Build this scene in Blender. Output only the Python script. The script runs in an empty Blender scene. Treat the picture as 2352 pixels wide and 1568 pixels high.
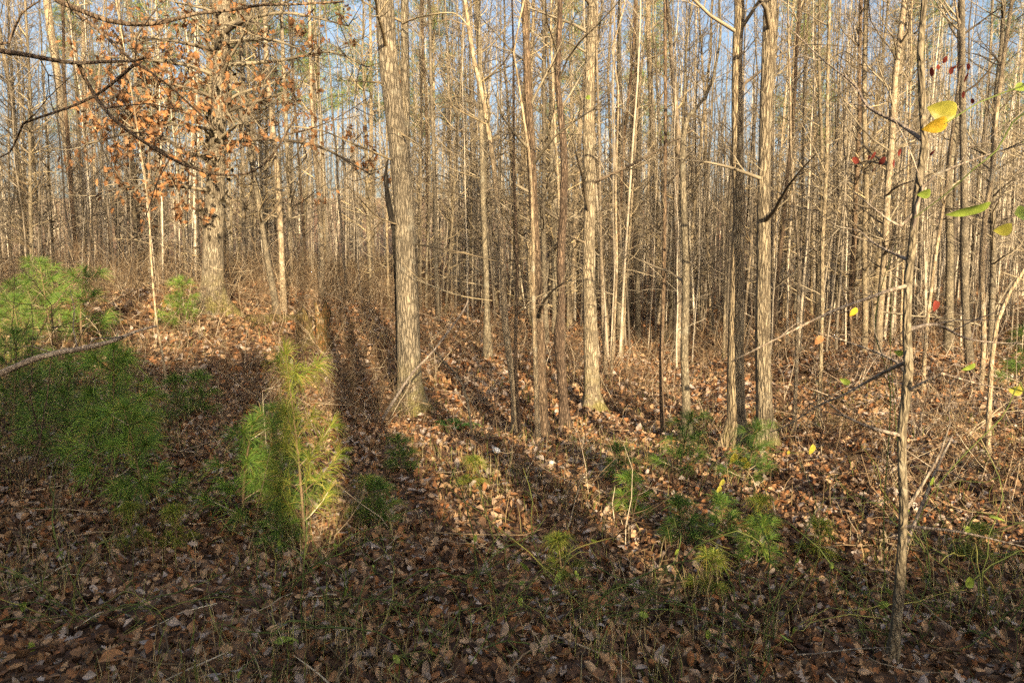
import bpy, math, random
import numpy as np
from mathutils import Vector, noise as mn
R = math.radians
SC = bpy.context.scene
COL = SC.collection

# ------------------------------------------------------------------ camera
PITCH = R(5.8); F = 1699.0; EYE = 1.6
cam = bpy.data.cameras.new('camera'); co = bpy.data.objects.new('camera', cam); COL.objects.link(co)
co.location = (0, 0, EYE); co.rotation_euler = (R(90) - PITCH, 0, 0)
cam.lens = 26.0; cam.sensor_width = 36.0; cam.clip_start = 0.05; cam.clip_end = 1000
SC.camera = co
# ------------------------------------------------------------------ sky, sun, exposure
SUN_A = R(15); SUN_E = R(19)            # shadows fall ahead and to the left
sdir = Vector((-math.sin(SUN_A) * math.cos(SUN_E), math.cos(SUN_A) * math.cos(SUN_E), -math.sin(SUN_E)))
w = bpy.data.worlds.new('World'); SC.world = w; w.use_nodes = True
nt = w.node_tree; nt.nodes.clear()
sky = nt.nodes.new('ShaderNodeTexSky'); sky.sky_type = 'NISHITA'; sky.sun_disc = False
sky.sun_elevation = SUN_E
sky.sun_rotation = math.atan2(-sdir.x, -sdir.y)
sky.air_density = 1.0; sky.dust_density = 6.0; sky.ozone_density = 0.7
bg = nt.nodes.new('ShaderNodeBackground'); bg.inputs[1].default_value = 0.10
wo = nt.nodes.new('ShaderNodeOutputWorld')
nt.links.new(sky.outputs[0], bg.inputs[0]); nt.links.new(bg.outputs[0], wo.inputs[0])
sl = bpy.data.lights.new('sun', 'SUN'); so = bpy.data.objects.new('sun', sl); COL.objects.link(so)
sl.energy = 5.0; sl.angle = R(0.55); sl.color = (1.0, 0.77, 0.47)
so.rotation_euler = sdir.to_track_quat('-Z', 'Y').to_euler(); so.location = (8, -20, 12)
SC.view_settings.view_transform = 'Standard'; SC.view_settings.look = 'None'
SC.view_settings.exposure = 1.55; SC.view_settings.gamma = 1.0
SC.cycles.max_bounces = 5; SC.cycles.diffuse_bounces = 2; SC.cycles.glossy_bounces = 2
SC.cycles.transmission_bounces = 3; SC.cycles.transparent_max_bounces = 4
SC.cycles.use_adaptive_sampling = False; SC.cycles.use_denoising = False; SC.cycles.denoiser = 'OPENIMAGEDENOISE'; SC.cycles.denoising_input_passes = 'RGB_ALBEDO_NORMAL'; SC.cycles.denoising_prefilter = 'NONE'

# ------------------------------------------------------------------ terrain function
def sstep(a, b, x):
    t = np.clip((x - a) / (b - a), 0, 1); return t * t * (3 - 2 * t)
def H(x, y):
    x = np.asarray(x, float); y = np.asarray(y, float)
    z = 0.62 * np.exp(-((x + 5.2) / 3.6) ** 2 - ((y - 14.5) / 4.6) ** 2)
    z = z + 0.5 * sstep(-1, -6, x) * sstep(6, 12, y)
    z = z - 0.48 * np.exp(-((x - 1.6 - 0.22 * (y - 9)) / 2.1) ** 2) * sstep(5.5, 8.5, y) * (1 - sstep(14, 24, y))
    z = z - 0.32 * sstep(1, 5, x) * sstep(5.5, 11, y)
    z = z + 0.040 * 18 * np.log1p(np.exp(np.clip((y - 20) / 6, -30, 30))) * 6 / 18
    z = z + 0.085 * 12 * np.log1p(np.exp(np.clip((y - 60) / 12, -30, 30)))
    z = z + 0.05 * np.sin(1.3 * x + 0.7 * y + 1.0) * np.sin(0.9 * y - 0.5 * x) + 0.022 * np.sin(3.7 * x + 1.2) * np.sin(3.1 * y + 0.6 * x)
    z = z + 0.10 * np.sin(0.45 * x + 2) * np.sin(0.33 * y)
    z = z + 0.12 * sstep(-3, -9, y)
    return z - float(0.0)
H0 = float(H(0, 0))
def hz(x, y): return float(H(x, y)) - H0
cP, sP = math.cos(PITCH), math.sin(PITCH)
def ray(px, py):
    dx = (px - 1176) / F; dz = -(py - 784) / F
    return Vector((dx, cP + dz * sP, -sP + dz * cP))
def at(px, py, Y):
    d = ray(px, py); t = Y / d.y
    return Vector((d.x * t, Y, EYE + d.z * t))
def hit(px, py):
    d = ray(px, py); t = 1.0
    while t < 150:
        p = Vector((0, 0, EYE)) + d * t
        if p.z < hz(p.x, p.y): return p
        t += 0.03
    return Vector((0, 0, EYE)) + d * 40

# ------------------------------------------------------------------ mesh helpers
class MB:
    def __init__(s): s.v = []; s.f = []; s.n = 0; s.b = {}
    def add(s, v, f):
        s.v.append(np.asarray(v, float)); s.f.append(np.asarray(f, np.int64) + s.n); s.n += len(v)
    def tube(s, pts, rad, n=6):               # queued, batched by shape
        s.b.setdefault((len(pts), n), []).append((pts, rad))
    def flush(s):
        for (k, n), L in s.b.items():
            P = np.array([np.asarray([tuple(q) for q in a[0]], float) for a in L]); Rr = np.array([a[1] for a in L], float)
            s.tubes(P, Rr, n)
        s.b = {}
    def tubes(s, P, Rr, n):
        B, k, _ = P.shape
        T = np.empty_like(P); T[:, 1:-1] = P[:, 2:] - P[:, :-2]; T[:, 0] = P[:, 1] - P[:, 0]; T[:, -1] = P[:, -1] - P[:, -2]
        T /= np.linalg.norm(T, axis=2, keepdims=True) + 1e-9
        mean = P[:, -1] - P[:, 0]; mean /= np.linalg.norm(mean, axis=1, keepdims=True) + 1e-9
        ref = np.where(np.abs(mean[:, 2:3]) > 0.8, np.array([[1., 0, 0]]), np.array([[0, 0, 1.]]))
        U = np.cross(T, ref[:, None, :]); U /= np.linalg.norm(U, axis=2, keepdims=True) + 1e-9
        V = np.cross(T, U)
        a = np.arange(n) * 2 * math.pi / n
        ring = P[:, :, None, :] + Rr[:, :, None, None] * (np.cos(a)[None, None, :, None] * U[:, :, None, :] + np.sin(a)[None, None, :, None] * V[:, :, None, :])
        v = ring.reshape(-1, 3)
        i = np.arange(k - 1)[:, None] * n; j = np.arange(n)[None, :]; j2 = (j + 1) % n
        q = np.stack([i + j, i + j2, i + n + j2, i + n + j], -1).reshape(-1, 4)
        q = (q[None] + (np.arange(B) * k * n)[:, None, None]).reshape(-1, 4)
        s.add(v, q)
    def ribbons(s, P, W, side):                # P (B,k,3), W (k,), side (B,3)
        B, k, _ = P.shape
        off = side[:, None, :] * W[None, :, None] * 0.5
        v = np.stack([P - off, P + off], 2).reshape(-1, 3)
        i = np.arange(k - 1) * 2
        q = np.stack([i, i + 1, i + 3, i + 2], -1)
        q = (q[None] + (np.arange(B) * k * 2)[:, None, None]).reshape(-1, 4)
        s.add(v, q)
    def mesh(s, name, mat, smooth=True):
        s.flush()
        V = np.concatenate(s.v); me = bpy.data.meshes.new(name)
        me.vertices.add(len(V)); me.vertices.foreach_set('co', V.ravel())
        loops = np.concatenate([f.ravel() for f in s.f])
        tot = np.concatenate([np.full(len(f), f.shape[1]) for f in s.f])
        st = np.concatenate([[0], np.cumsum(tot)[:-1]])
        me.loops.add(len(loops)); me.loops.foreach_set('vertex_index', loops)
        me.polygons.add(len(tot)); me.polygons.foreach_set('loop_start', st); me.polygons.foreach_set('loop_total', tot)
        if smooth: me.polygons.foreach_set('use_smooth', np.ones(len(tot), bool))
        me.update(calc_edges=True)
        for m in (mat if isinstance(mat, (list, tuple)) else [mat]): me.materials.append(m)
        return me
def link(name, me, parent=None, loc=None):
    o = bpy.data.objects.new(name, me); COL.objects.link(o)
    if parent: o.parent = parent
    if loc is not None: o.location = loc
    return o
def tag(o, label=None, cat=None, group=None, kind=None):
    if label: o['label'] = label
    if cat: o['category'] = cat
    if group: o['group'] = group
    if kind: o['kind'] = kind
    return o
def empty(name, loc, rz=0):
    o = bpy.data.objects.new(name, None); COL.objects.link(o); o.location = loc; o.rotation_euler = (0, 0, rz)
    o.empty_display_size = 0.1
    return o
def copy_tree(o, parent=None):
    c = o.copy(); COL.objects.link(c)
    if parent: c.parent = parent
    for ch in list(o.children): copy_tree(ch, c)
    return c
def rotm(rx, ry, rz):                          # batch euler -> (B,3,3)
    cx, sx, cy, sy, cz, sz = np.cos(rx), np.sin(rx), np.cos(ry), np.sin(ry), np.cos(rz), np.sin(rz)
    m = np.empty((len(rx), 3, 3))
    m[:, 0, 0] = cz * cy; m[:, 0, 1] = cz * sy * sx - sz * cx; m[:, 0, 2] = cz * sy * cx + sz * sx
    m[:, 1, 0] = sz * cy; m[:, 1, 1] = sz * sy * sx + cz * cx; m[:, 1, 2] = sz * sy * cx - cz * sx
    m[:, 2, 0] = -sy; m[:, 2, 1] = cy * sx; m[:, 2, 2] = cy * cx
    return m
def stamp(mb, tv, tf, pos, rot, sc):
    v = np.einsum('bij,kj->bki', rot, tv) * sc[:, None, None] + pos[:, None, :]
    f = (tf[None] + (np.arange(len(pos)) * len(tv))[:, None, None]).reshape(-1, tf.shape[1])
    mb.add(v.reshape(-1, 3), f)

# ------------------------------------------------------------------ materials
def newmat(name):
    m = bpy.data.materials.new(name); m.use_nodes = True
    n = m.node_tree; n.nodes.clear()
    out = n.nodes.new('ShaderNodeOutputMaterial'); p = n.nodes.new('ShaderNodeBsdfPrincipled')
    n.links.new(p.outputs[0], out.inputs[0]); p.inputs['Roughness'].default_value = 0.85
    p.inputs['Specular IOR Level'].default_value = 0.25
    return m, n, p, out
def ramp(n, stops, src):
    r = n.nodes.new('ShaderNodeValToRGB'); e = r.color_ramp.elements
    while len(e) < len(stops): e.new(0.5)
    for i, (p, c) in enumerate(stops): e[i].position = p; e[i].color = (*c, 1)
    n.links.new(src, r.inputs[0]); return r.outputs[0]
def mixc(n, a, b, f, mode='MIX'):
    m = n.nodes.new('ShaderNodeMix'); m.data_type = 'RGBA'; m.blend_type = mode
    for k, s in ((0, f), (6, a), (7, b)):
        if hasattr(s, 'links'): n.links.new(s, m.inputs[k])
        else: m.inputs[k].default_value = s if k == 0 else (*s, 1)
    return m.outputs[2]
def bark(name, light, dark, moss=0.0, sx=22, sz=4.0, depth=0.02, edge=0.22, lichen=0.25):
    m, n, p, out = newmat(name)
    tc = n.nodes.new('ShaderNodeTexCoord')
    mp = n.nodes.new('ShaderNodeMapping'); mp.inputs['Scale'].default_value = (sx, sx, sz)
    n.links.new(tc.outputs['Object'], mp.inputs[0])
    nz = n.nodes.new('ShaderNodeTexNoise'); nz.inputs['Scale'].default_value = 0.8; nz.inputs['Detail'].default_value = 3
    n.links.new(mp.outputs[0], nz.inputs[0])
    ad = n.nodes.new('ShaderNodeVectorMath'); ad.operation = 'MULTIPLY_ADD'; ad.inputs[1].default_value = (1.6, 1.6, 1.6)
    n.links.new(nz.outputs['Color'], ad.inputs[0]); n.links.new(mp.outputs[0], ad.inputs[2])
    vo = n.nodes.new('ShaderNodeTexVoronoi'); vo.feature = 'DISTANCE_TO_EDGE'; vo.inputs['Scale'].default_value = 1
    n.links.new(ad.outputs[0], vo.inputs[0])
    c = ramp(n, [(0.0, dark), (edge, light)], vo.outputs['Distance'])
    n2 = n.nodes.new('ShaderNodeTexNoise'); n2.inputs['Scale'].default_value = 4; n2.inputs['Detail'].default_value = 5; n2.inputs['Roughness'].default_value = 0.7
    n.links.new(tc.outputs['Object'], n2.inputs[0])
    c = mixc(n, c, ramp(n, [(0.28, (0.45, 0.42, 0.40)), (0.5, (0.95, 0.93, 0.9)), (0.72, (1.5, 1.42, 1.3))], n2.outputs['Fac']), 1.0, 'MULTIPLY')
    n3 = n.nodes.new('ShaderNodeTexNoise'); n3.inputs['Scale'].default_value = 9; n3.inputs['Detail'].default_value = 4
    mp3 = n.nodes.new('ShaderNodeMapping'); mp3.inputs['Location'].default_value = (7, 3, 1); n.links.new(tc.outputs['Object'], mp3.inputs[0]); n.links.new(mp3.outputs[0], n3.inputs[0])
    c = mixc(n, c, (0.42, 0.42, 0.36), ramp(n, [(0.58, (0, 0, 0)), (0.66, (lichen, lichen, lichen))], n3.outputs['Fac']))
    oi = n.nodes.new('ShaderNodeObjectInfo')
    c = mixc(n, c, ramp(n, [(0, (0.72, 0.70, 0.70)), (0.5, (1.0, 0.98, 0.92)), (1, (1.25, 1.16, 1.02))], oi.outputs['Random']), 1.0, 'MULTIPLY')
    if moss:
        sp = n.nodes.new('ShaderNodeSeparateXYZ'); n.links.new(tc.outputs['Object'], sp.inputs[0])
        mm = n.nodes.new('ShaderNodeMapRange'); mm.inputs[1].default_value = moss; mm.inputs[2].default_value = 0.0; n.links.new(sp.outputs[2], mm.inputs[0])
        mu = n.nodes.new('ShaderNodeMath'); mu.operation = 'MULTIPLY'; n.links.new(mm.outputs[0], mu.inputs[0])
        n.links.new(ramp(n, [(0.42, (0, 0, 0)), (0.55, (0.9, 0.9, 0.9))], n2.outputs['Fac']), mu.inputs[1])
        c = mixc(n, c, (0.13, 0.12, 0.03), mu.outputs[0])
    n.links.new(c, p.inputs['Base Color'])
    b = n.nodes.new('ShaderNodeBump'); b.inputs['Strength'].default_value = 1.0; b.inputs['Distance'].default_value = depth
    mr = n.nodes.new('ShaderNodeMapRange'); mr.inputs[2].default_value = edge * 1.5; n.links.new(vo.outputs['Distance'], mr.inputs[0])
    hb = n.nodes.new('ShaderNodeMath'); hb.operation = 'MULTIPLY_ADD'; hb.inputs[1].default_value = 0.5
    n.links.new(n2.outputs['Fac'], hb.inputs[0]); n.links.new(mr.outputs[0], hb.inputs[2]); n.links.new(hb.outputs[0], b.inputs['Height'])
    n.links.new(b.outputs[0], p.inputs['Normal'])
    return m
def island(name, stops, rough=0.85, trans=0.0, noise_amt=0.35, scale=25, per_object=False, coat=0):
    m, n, p, out = newmat(name); p.inputs['Roughness'].default_value = rough
    g = n.nodes.new('ShaderNodeNewGeometry')
    c = ramp(n, stops, g.outputs['Random Per Island'])
    tc = n.nodes.new('ShaderNodeTexCoord'); nz = n.nodes.new('ShaderNodeTexNoise'); nz.inputs['Scale'].default_value = scale; nz.inputs['Detail'].default_value = 3
    n.links.new(tc.outputs['Object'], nz.inputs[0])
    lo, hi = 1 - noise_amt, 1 + noise_amt
    c = mixc(n, c, ramp(n, [(0.3, (lo, lo, lo)), (0.7, (hi, hi, hi))], nz.outputs['Fac']), 1.0, 'MULTIPLY')
    if per_object:
        oi = n.nodes.new('ShaderNodeObjectInfo')
        c = mixc(n, c, ramp(n, [(0, (0.7, 0.72, 0.7)), (0.5, (1, 1, 0.95)), (1, (1.25, 1.2, 0.95))], oi.outputs['Random']), 1.0, 'MULTIPLY')
    n.links.new(c, p.inputs['Base Color'])
    if trans:
        t = n.nodes.new('ShaderNodeBsdfTranslucent'); n.links.new(c, t.inputs[0])
        mx = n.nodes.new('ShaderNodeMixShader'); mx.inputs[0].default_value = trans
        n.links.new(p.outputs[0], mx.inputs[1]); n.links.new(t.outputs[0], mx.inputs[2]); n.links.new(mx.outputs[0], out.inputs[0])
    return m
M = {}
M['oak'] = bark('oak_bark', (0.255, 0.23, 0.185), (0.10, 0.088, 0.070), moss=0.7, sx=34, sz=6.5, depth=0.014, edge=0.14)
M['shag'] = bark('shaggy_bark', (0.28, 0.248, 0.19), (0.075, 0.060, 0.045), moss=0.35, sx=38, sz=6, depth=0.012, edge=0.15)
M['grey'] = bark('grey_bark', (0.20, 0.182, 0.143), (0.075, 0.066, 0.052), sx=34, sz=14, depth=0.006, edge=0.2)
M['pale'] = bark('pale_bark', (0.33, 0.285, 0.215), (0.14, 0.115, 0.085), sx=32, sz=9, depth=0.004, edge=0.2, lichen=0.5)
M['dark'] = bark('dark_bark', (0.21, 0.16, 0.12), (0.055, 0.04, 0.03), sx=40, sz=9, depth=0.015, edge=0.25, lichen=0.1)
M['char'] = bark('charred_wood', (0.035, 0.033, 0.032), (0.008, 0.008, 0.008), sx=40, sz=6, depth=0.02, lichen=0.0)
M['mossy'] = bark('mossy_rotten_wood', (0.26, 0.18, 0.10), (0.05, 0.038, 0.02), moss=0.9, sx=30, sz=8, depth=0.03, edge=0.3)
M['rot'] = bark('orange_rotten_wood', (0.20, 0.115, 0.055), (0.05, 0.05, 0.02), sx=30, sz=10, depth=0.03, edge=0.3)
M['dead'] = bark('dead_wood', (0.36, 0.32, 0.28), (0.15, 0.125, 0.11), sx=40, sz=12, depth=0.004, edge=0.2)
M['twig'] = island('twig_bark', [(0, (0.08, 0.062, 0.048)), (0.4, (0.18, 0.148, 0.11)), (0.8, (0.34, 0.29, 0.215)), (1, (0.13, 0.10, 0.075))], per_object=True, scale=4)
M['fartrunk'] = island('far_bark', [(0, (0.06, 0.05, 0.04)), (0.4, (0.16, 0.137, 0.105)), (0.75, (0.31, 0.27, 0.21)), (1, (0.50, 0.45, 0.36))], scale=6)
M['brush'] = island('brush_stems', [(0, (0.05, 0.032, 0.02)), (0.5, (0.13, 0.09, 0.052)), (0.8, (0.25, 0.185, 0.115)), (1, (0.46, 0.40, 0.30))], scale=3)
M['litter'] = island('fallen_leaf', [(0, (0.035, 0.02, 0.014)), (0.2, (0.09, 0.05, 0.032)), (0.4, (0.17, 0.10, 0.055)), (0.55, (0.24, 0.10, 0.038)), (0.66, (0.28, 0.17, 0.09)), (0.8, (0.38, 0.26, 0.16)), (0.9, (0.22, 0.18, 0.16)), (1, (0.40, 0.34, 0.30))], trans=0.12, scale=30, rough=0.7)
M['grass'] = island('dry_grass', [(0, (0.42, 0.33, 0.18)), (0.5, (0.33, 0.24, 0.12)), (0.7, (0.20, 0.19, 0.06)), (1, (0.50, 0.42, 0.28))], trans=0.25, scale=2)
M['green_grass'] = island('green_grass', [(0, (0.10, 0.15, 0.03)), (0.6, (0.17, 0.20, 0.05)), (1, (0.30, 0.27, 0.10))], trans=0.3, scale=2)
M['needle'] = island('pine_needle', [(0, (0.07, 0.16, 0.035)), (0.5, (0.13, 0.25, 0.05)), (0.9, (0.24, 0.34, 0.07)), (1, (0.40, 0.28, 0.10))], trans=0.3, rough=0.5, scale=2, per_object=True)
M['yneedle'] = island('yellow_pine_needle', [(0, (0.12, 0.20, 0.03)), (0.5, (0.24, 0.31, 0.05)), (1, (0.42, 0.33, 0.08))], trans=0.3, rough=0.5, scale=2, per_object=True)
M['crown'] = island('pine_foliage', [(0, (0.07, 0.12, 0.03)), (0.5, (0.13, 0.18, 0.05)), (1, (0.22, 0.25, 0.07))], trans=0.25, scale=1, per_object=True)
M['oakleaf'] = island('withered_oak_leaf', [(0, (0.10, 0.06, 0.035)), (0.35, (0.24, 0.125, 0.06)), (0.75, (0.38, 0.19, 0.08)), (1, (0.22, 0.15, 0.09))], trans=0.35, scale=5)
M['redleaf'] = island('red_leaf', [(0, (0.14, 0.025, 0.02)), (1, (0.30, 0.06, 0.04))], trans=0.35, scale=5)
M['ivy'] = island('dark_leaf', [(0, (0.02, 0.018, 0.012)), (1, (0.07, 0.055, 0.035))], rough=0.5, scale=5)
M['fern'] = island('fern_frond', [(0, (0.06, 0.16, 0.03)), (1, (0.14, 0.27, 0.05))], trans=0.3, scale=5)
M['briar'] = island('green_briar_stem', [(0, (0.05, 0.08, 0.02)), (0.6, (0.10, 0.13, 0.035)), (1, (0.22, 0.21, 0.06))], scale=5)
M['leafY'] = island('yellow_leaf', [(0, (0.42, 0.38, 0.06)), (1, (0.50, 0.44, 0.06))], trans=0.4, rough=0.4, noise_amt=0.25, scale=40)
M['leafG'] = island('green_leaf', [(0, (0.20, 0.28, 0.05)), (1, (0.26, 0.34, 0.06))], trans=0.35, rough=0.4, noise_amt=0.3, scale=40)
M['leafGY'] = island('green_yellow_leaf', [(0, (0.42, 0.42, 0.08)), (1, (0.50, 0.46, 0.08))], trans=0.35, rough=0.4, noise_amt=0.45, scale=18)
M['leafB'] = island('brown_leaf', [(0, (0.30, 0.15, 0.07)), (1, (0.42, 0.22, 0.10))], trans=0.3, noise_amt=0.3, scale=40)
M['leafO'] = island('orange_leaf', [(0, (0.68, 0.46, 0.04)), (1, (0.72, 0.48, 0.05))], trans=0.4, noise_amt=0.25, scale=40)
M['stone'] = island('pale_stone', [(0, (0.6, 0.58, 0.54)), (1, (0.7, 0.68, 0.62))], scale=30)
def soil():
    m, n, p, out = newmat('forest_floor')
    tc = n.nodes.new('ShaderNodeTexCoord')
    v = n.nodes.new('ShaderNodeTexVoronoi'); v.inputs['Scale'].default_value = 11; n.links.new(tc.outputs['Object'], v.inputs[0])
    sp = n.nodes.new('ShaderNodeSeparateColor'); n.links.new(v.outputs['Color'], sp.inputs[0])
    c = ramp(n, [(0, (0.05, 0.03, 0.018)), (0.35, (0.15, 0.085, 0.05)), (0.7, (0.27, 0.165, 0.10)), (1, (0.36, 0.24, 0.15))], sp.outputs[0])
    z = n.nodes.new('ShaderNodeTexNoise'); z.inputs['Scale'].default_value = 0.7; z.inputs['Detail'].default_value = 6; n.links.new(tc.outputs['Object'], z.inputs[0])
    c = mixc(n, c, ramp(n, [(0.35, (0.6, 0.6, 0.55)), (0.65, (1.1, 1.05, 1.0))], z.outputs['Fac']), 1, 'MULTIPLY')
    n.links.new(c, p.inputs['Base Color'])
    b = n.nodes.new('ShaderNodeBump'); b.inputs['Distance'].default_value = 0.05; n.links.new(v.outputs['Distance'], b.inputs['Height']); n.links.new(b.outputs[0], p.inputs['Normal'])
    return m
M['soil'] = soil()

# ------------------------------------------------------------------ ground
def grid_ground():
    ys = np.concatenate([np.arange(-40, 0, 1.0), np.arange(0, 24, 0.16), np.arange(24, 60, 0.7), np.arange(60, 320, 5.0)])
    xs = np.concatenate([np.arange(-260, -40, 8.0), np.arange(-40, -14, 1.0), np.arange(-14, 14, 0.2), np.arange(14, 40, 1.0), np.arange(40, 261, 8.0)])
    X, Y = np.meshgrid(xs, ys); Z = H(X, Y) - H0
    v = np.stack([X, Y, Z], -1).reshape(-1, 3); nx = len(xs); ny = len(ys)
    i = (np.arange(ny - 1)[:, None] * nx + np.arange(nx - 1)[None, :]).ravel()
    mb = MB(); mb.add(v, np.stack([i, i + 1, i + nx + 1, i + nx], -1))
    o = link('ground', mb.mesh('ground', M['soil'])); tag(o, kind='structure')
grid_ground()

# ------------------------------------------------------------------ leaf litter
def leaf_template(seed, lobes=True):
    rg = np.random.default_rng(seed)
    # outline along +x, length 1
    if lobes:
        up = [(0.0, 0.02), (0.14, 0.05), (0.2, 0.20), (0.3, 0.10), (0.42, 0.33), (0.52, 0.13), (0.66, 0.36), (0.74, 0.15), (0.88, 0.22), (1.0, 0.03)]
    else:
        up = [(0.0, 0.02), (0.2, 0.2), (0.5, 0.30), (0.8, 0.18), (1.0, 0.02)]
    up = [(a + rg.uniform(-.02, .02), b * rg.uniform(0.8, 1.2)) for a, b in up]
    k = len(up); xs = np.array([a for a, b in up])
    mid = np.stack([xs, np.zeros(k)], -1); L = np.stack([xs, [b for a, b in up]], -1)
    Rr = np.stack([xs, [-b * rg.uniform(.8, 1.15) for a, b in up]], -1)
    v2 = np.concatenate([mid, L, Rr]); curl = rg.uniform(0.4, 2.8) * rg.choice([1, 1, -1]); fold = rg.uniform(0.1, 1.3); tw = rg.uniform(-.5, .5)
    z = curl * 0.35 * (v2[:, 0] - 0.5) ** 2 + fold * np.abs(v2[:, 1]) + tw * v2[:, 1] * (v2[:, 0] - .5) + rg.uniform(-.02, .02, len(v2))
    v = np.stack([v2[:, 0] - 0.5, v2[:, 1], z], -1)
    f = []
    for i in range(k - 1): f += [(i, i + 1, k + i + 1, k + i), (i + 1, i, 2 * k + i, 2 * k + i + 1)]
    return v, np.array(f)
def leaf_litter():
    rg = np.random.default_rng(5); mb = MB()
    bands = [(1.2, 5.0, 1900, 1, (.03, .065)), (5.0, 9, 950, 1, (.038, .08)), (9, 16, 260, 0, (.065, .13)), (16, 30, 80, 0, (.09, .17)), (30, 50, 20, 0, (.14, .24))]
    for y0, y1, den, lob, (s0, s1) in bands:
        wmax = 0.75 * y1 + 1.6; n = int(den * 2 * wmax * (y1 - y0))
        x = rg.uniform(-wmax, wmax, n); y = rg.uniform(y0, y1, n)
        k = np.abs(x) < 0.75 * y + 1.6; x = x[k]; y = y[k]
        clump = 0.55 + 0.45 * np.sin(2.1 * x + 1.7 * np.sin(1.3 * y)) * np.sin(1.9 * y + x)
        k = rg.random(len(x)) < 0.45 + 0.55 * clump; x = x[k]; y = y[k]; n = len(x)
        lift = rg.random(n) ** 2 * 0.05
        sc = rg.uniform(s0, s1, n) * (1 + 0.3 * (rg.random(n) > .9)); z = H(x, y) - H0 + 0.006 + lift
        tilt = 0.6
        rx = rg.normal(0, tilt, n) + math.pi * (rg.random(n) > .5); ry = rg.normal(0, tilt, n); rz = rg.uniform(0, 2 * math.pi, n)
        which = rg.integers(0, 6, n)
        for t in range(6):
            tv, tf = leaf_template(20 + t, lobes=(lob == 1 and t < 3)); s = which == t
            stamp(mb, tv, tf, np.stack([x, y, z + 0.004], -1)[s], rotm(rx[s], ry[s], rz[s]), sc[s])
    o = link('fallen_leaves', mb.mesh('fallen_leaves', M['litter'], smooth=False))
    tag(o, 'brown fallen oak leaves covering the forest floor', 'leaf litter', kind='stuff')
leaf_litter()

# ------------------------------------------------------------------ grass, twigs, brush (uncountable)
def blades(name, n, y0, y1, mat, l0, l1, wd, label, cat, seed, mask=None, power=1.0):
    rg = np.random.default_rng(seed)
    y = y0 + (y1 - y0) * rg.random(n * 3) ** power; x = rg.uniform(-1, 1, n * 3) * (0.75 * y + 1.0)
    k = (np.sin(2.7 * x + 2 * np.sin(1.1 * y)) * np.sin(2.3 * y + 1.3 * x) + rg.normal(0, .35, n * 3)) > 0.25
    if mask is not None: k &= mask(x, y)
    x, y = x[k][:n], y[k][:n]; n = len(x)
    a = rg.uniform(0, 2 * math.pi, n); L = rg.uniform(l0, l1, n); lean = rg.uniform(.15, 1.1, n)
    d = np.stack([np.cos(a), np.sin(a), np.zeros(n)], -1); p0 = np.stack([x, y, H(x, y) - H0 - 0.01], -1)
    P = [p0]
    for t in (0.4, 0.75, 1.0):
        P.append(p0 + d * (L * lean * t ** 1.8 * 0.7)[:, None] + np.array([0, 0, 1.0]) * (L * t * (1 - 0.35 * lean * t))[:, None])
    mb = MB(); mb.ribbons(np.stack(P, 1), np.array([1, .9, .6, .15]) * wd, np.stack([-np.sin(a), np.cos(a), np.zeros(n)], -1))
    tag(link(name, mb.mesh(name, mat)), label, cat, kind='stuff')
blades('dry_grass', 16000, 2.2, 20, M['grass'], .06, .24, .0035, 'thin tan dry grass blades poking through the leaves', 'grass', 11, power=1.3)
blades('green_grass', 5000, 2.2, 13, M['green_grass'], .06, .22, .005, 'fine green grass growing among fallen leaves', 'grass', 12, power=1.2)
def wander(rg, p0, d, L, k, wob, grav=0.0):
    pts = [np.array(p0, float)]; d = np.array(d, float); d /= np.linalg.norm(d)
    for i in range(k - 1):
        d = d + rg.normal(0, wob, 3); d[2] += grav; d /= np.linalg.norm(d)
        pts.append(pts[-1] + d * L / (k - 1))
    return np.array(pts)
def litter_twigs():
    rg = np.random.default_rng(31); mb = MB()
    for i in range(1300):
        y = 1.6 + 16 * rg.random() ** 1.6; x = rg.uniform(-1, 1) * (.75 * y + 1)
        a = rg.uniform(0, 6.28); L = rg.uniform(.08, .4) + .4 * (rg.random() > .93); k = 5
        p = wander(rg, (x, y, 0), (math.cos(a), math.sin(a), 0), L, k, .32)
        p[:, 2] = H(p[:, 0], p[:, 1]) - H0 + .03 + np.abs(p[:, 2]) * 0.25 + rg.uniform(0, .03)
        r = rg.uniform(.002, .006); mb.tube(p, [r, r * .9, r * .8, r * .6, r * .3], 4)
    tag(link('fallen_twigs', mb.mesh('fallen_twigs', M['brush'])), 'small dead twigs littering the forest floor', 'twigs', kind='stuff')
litter_twigs()
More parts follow.
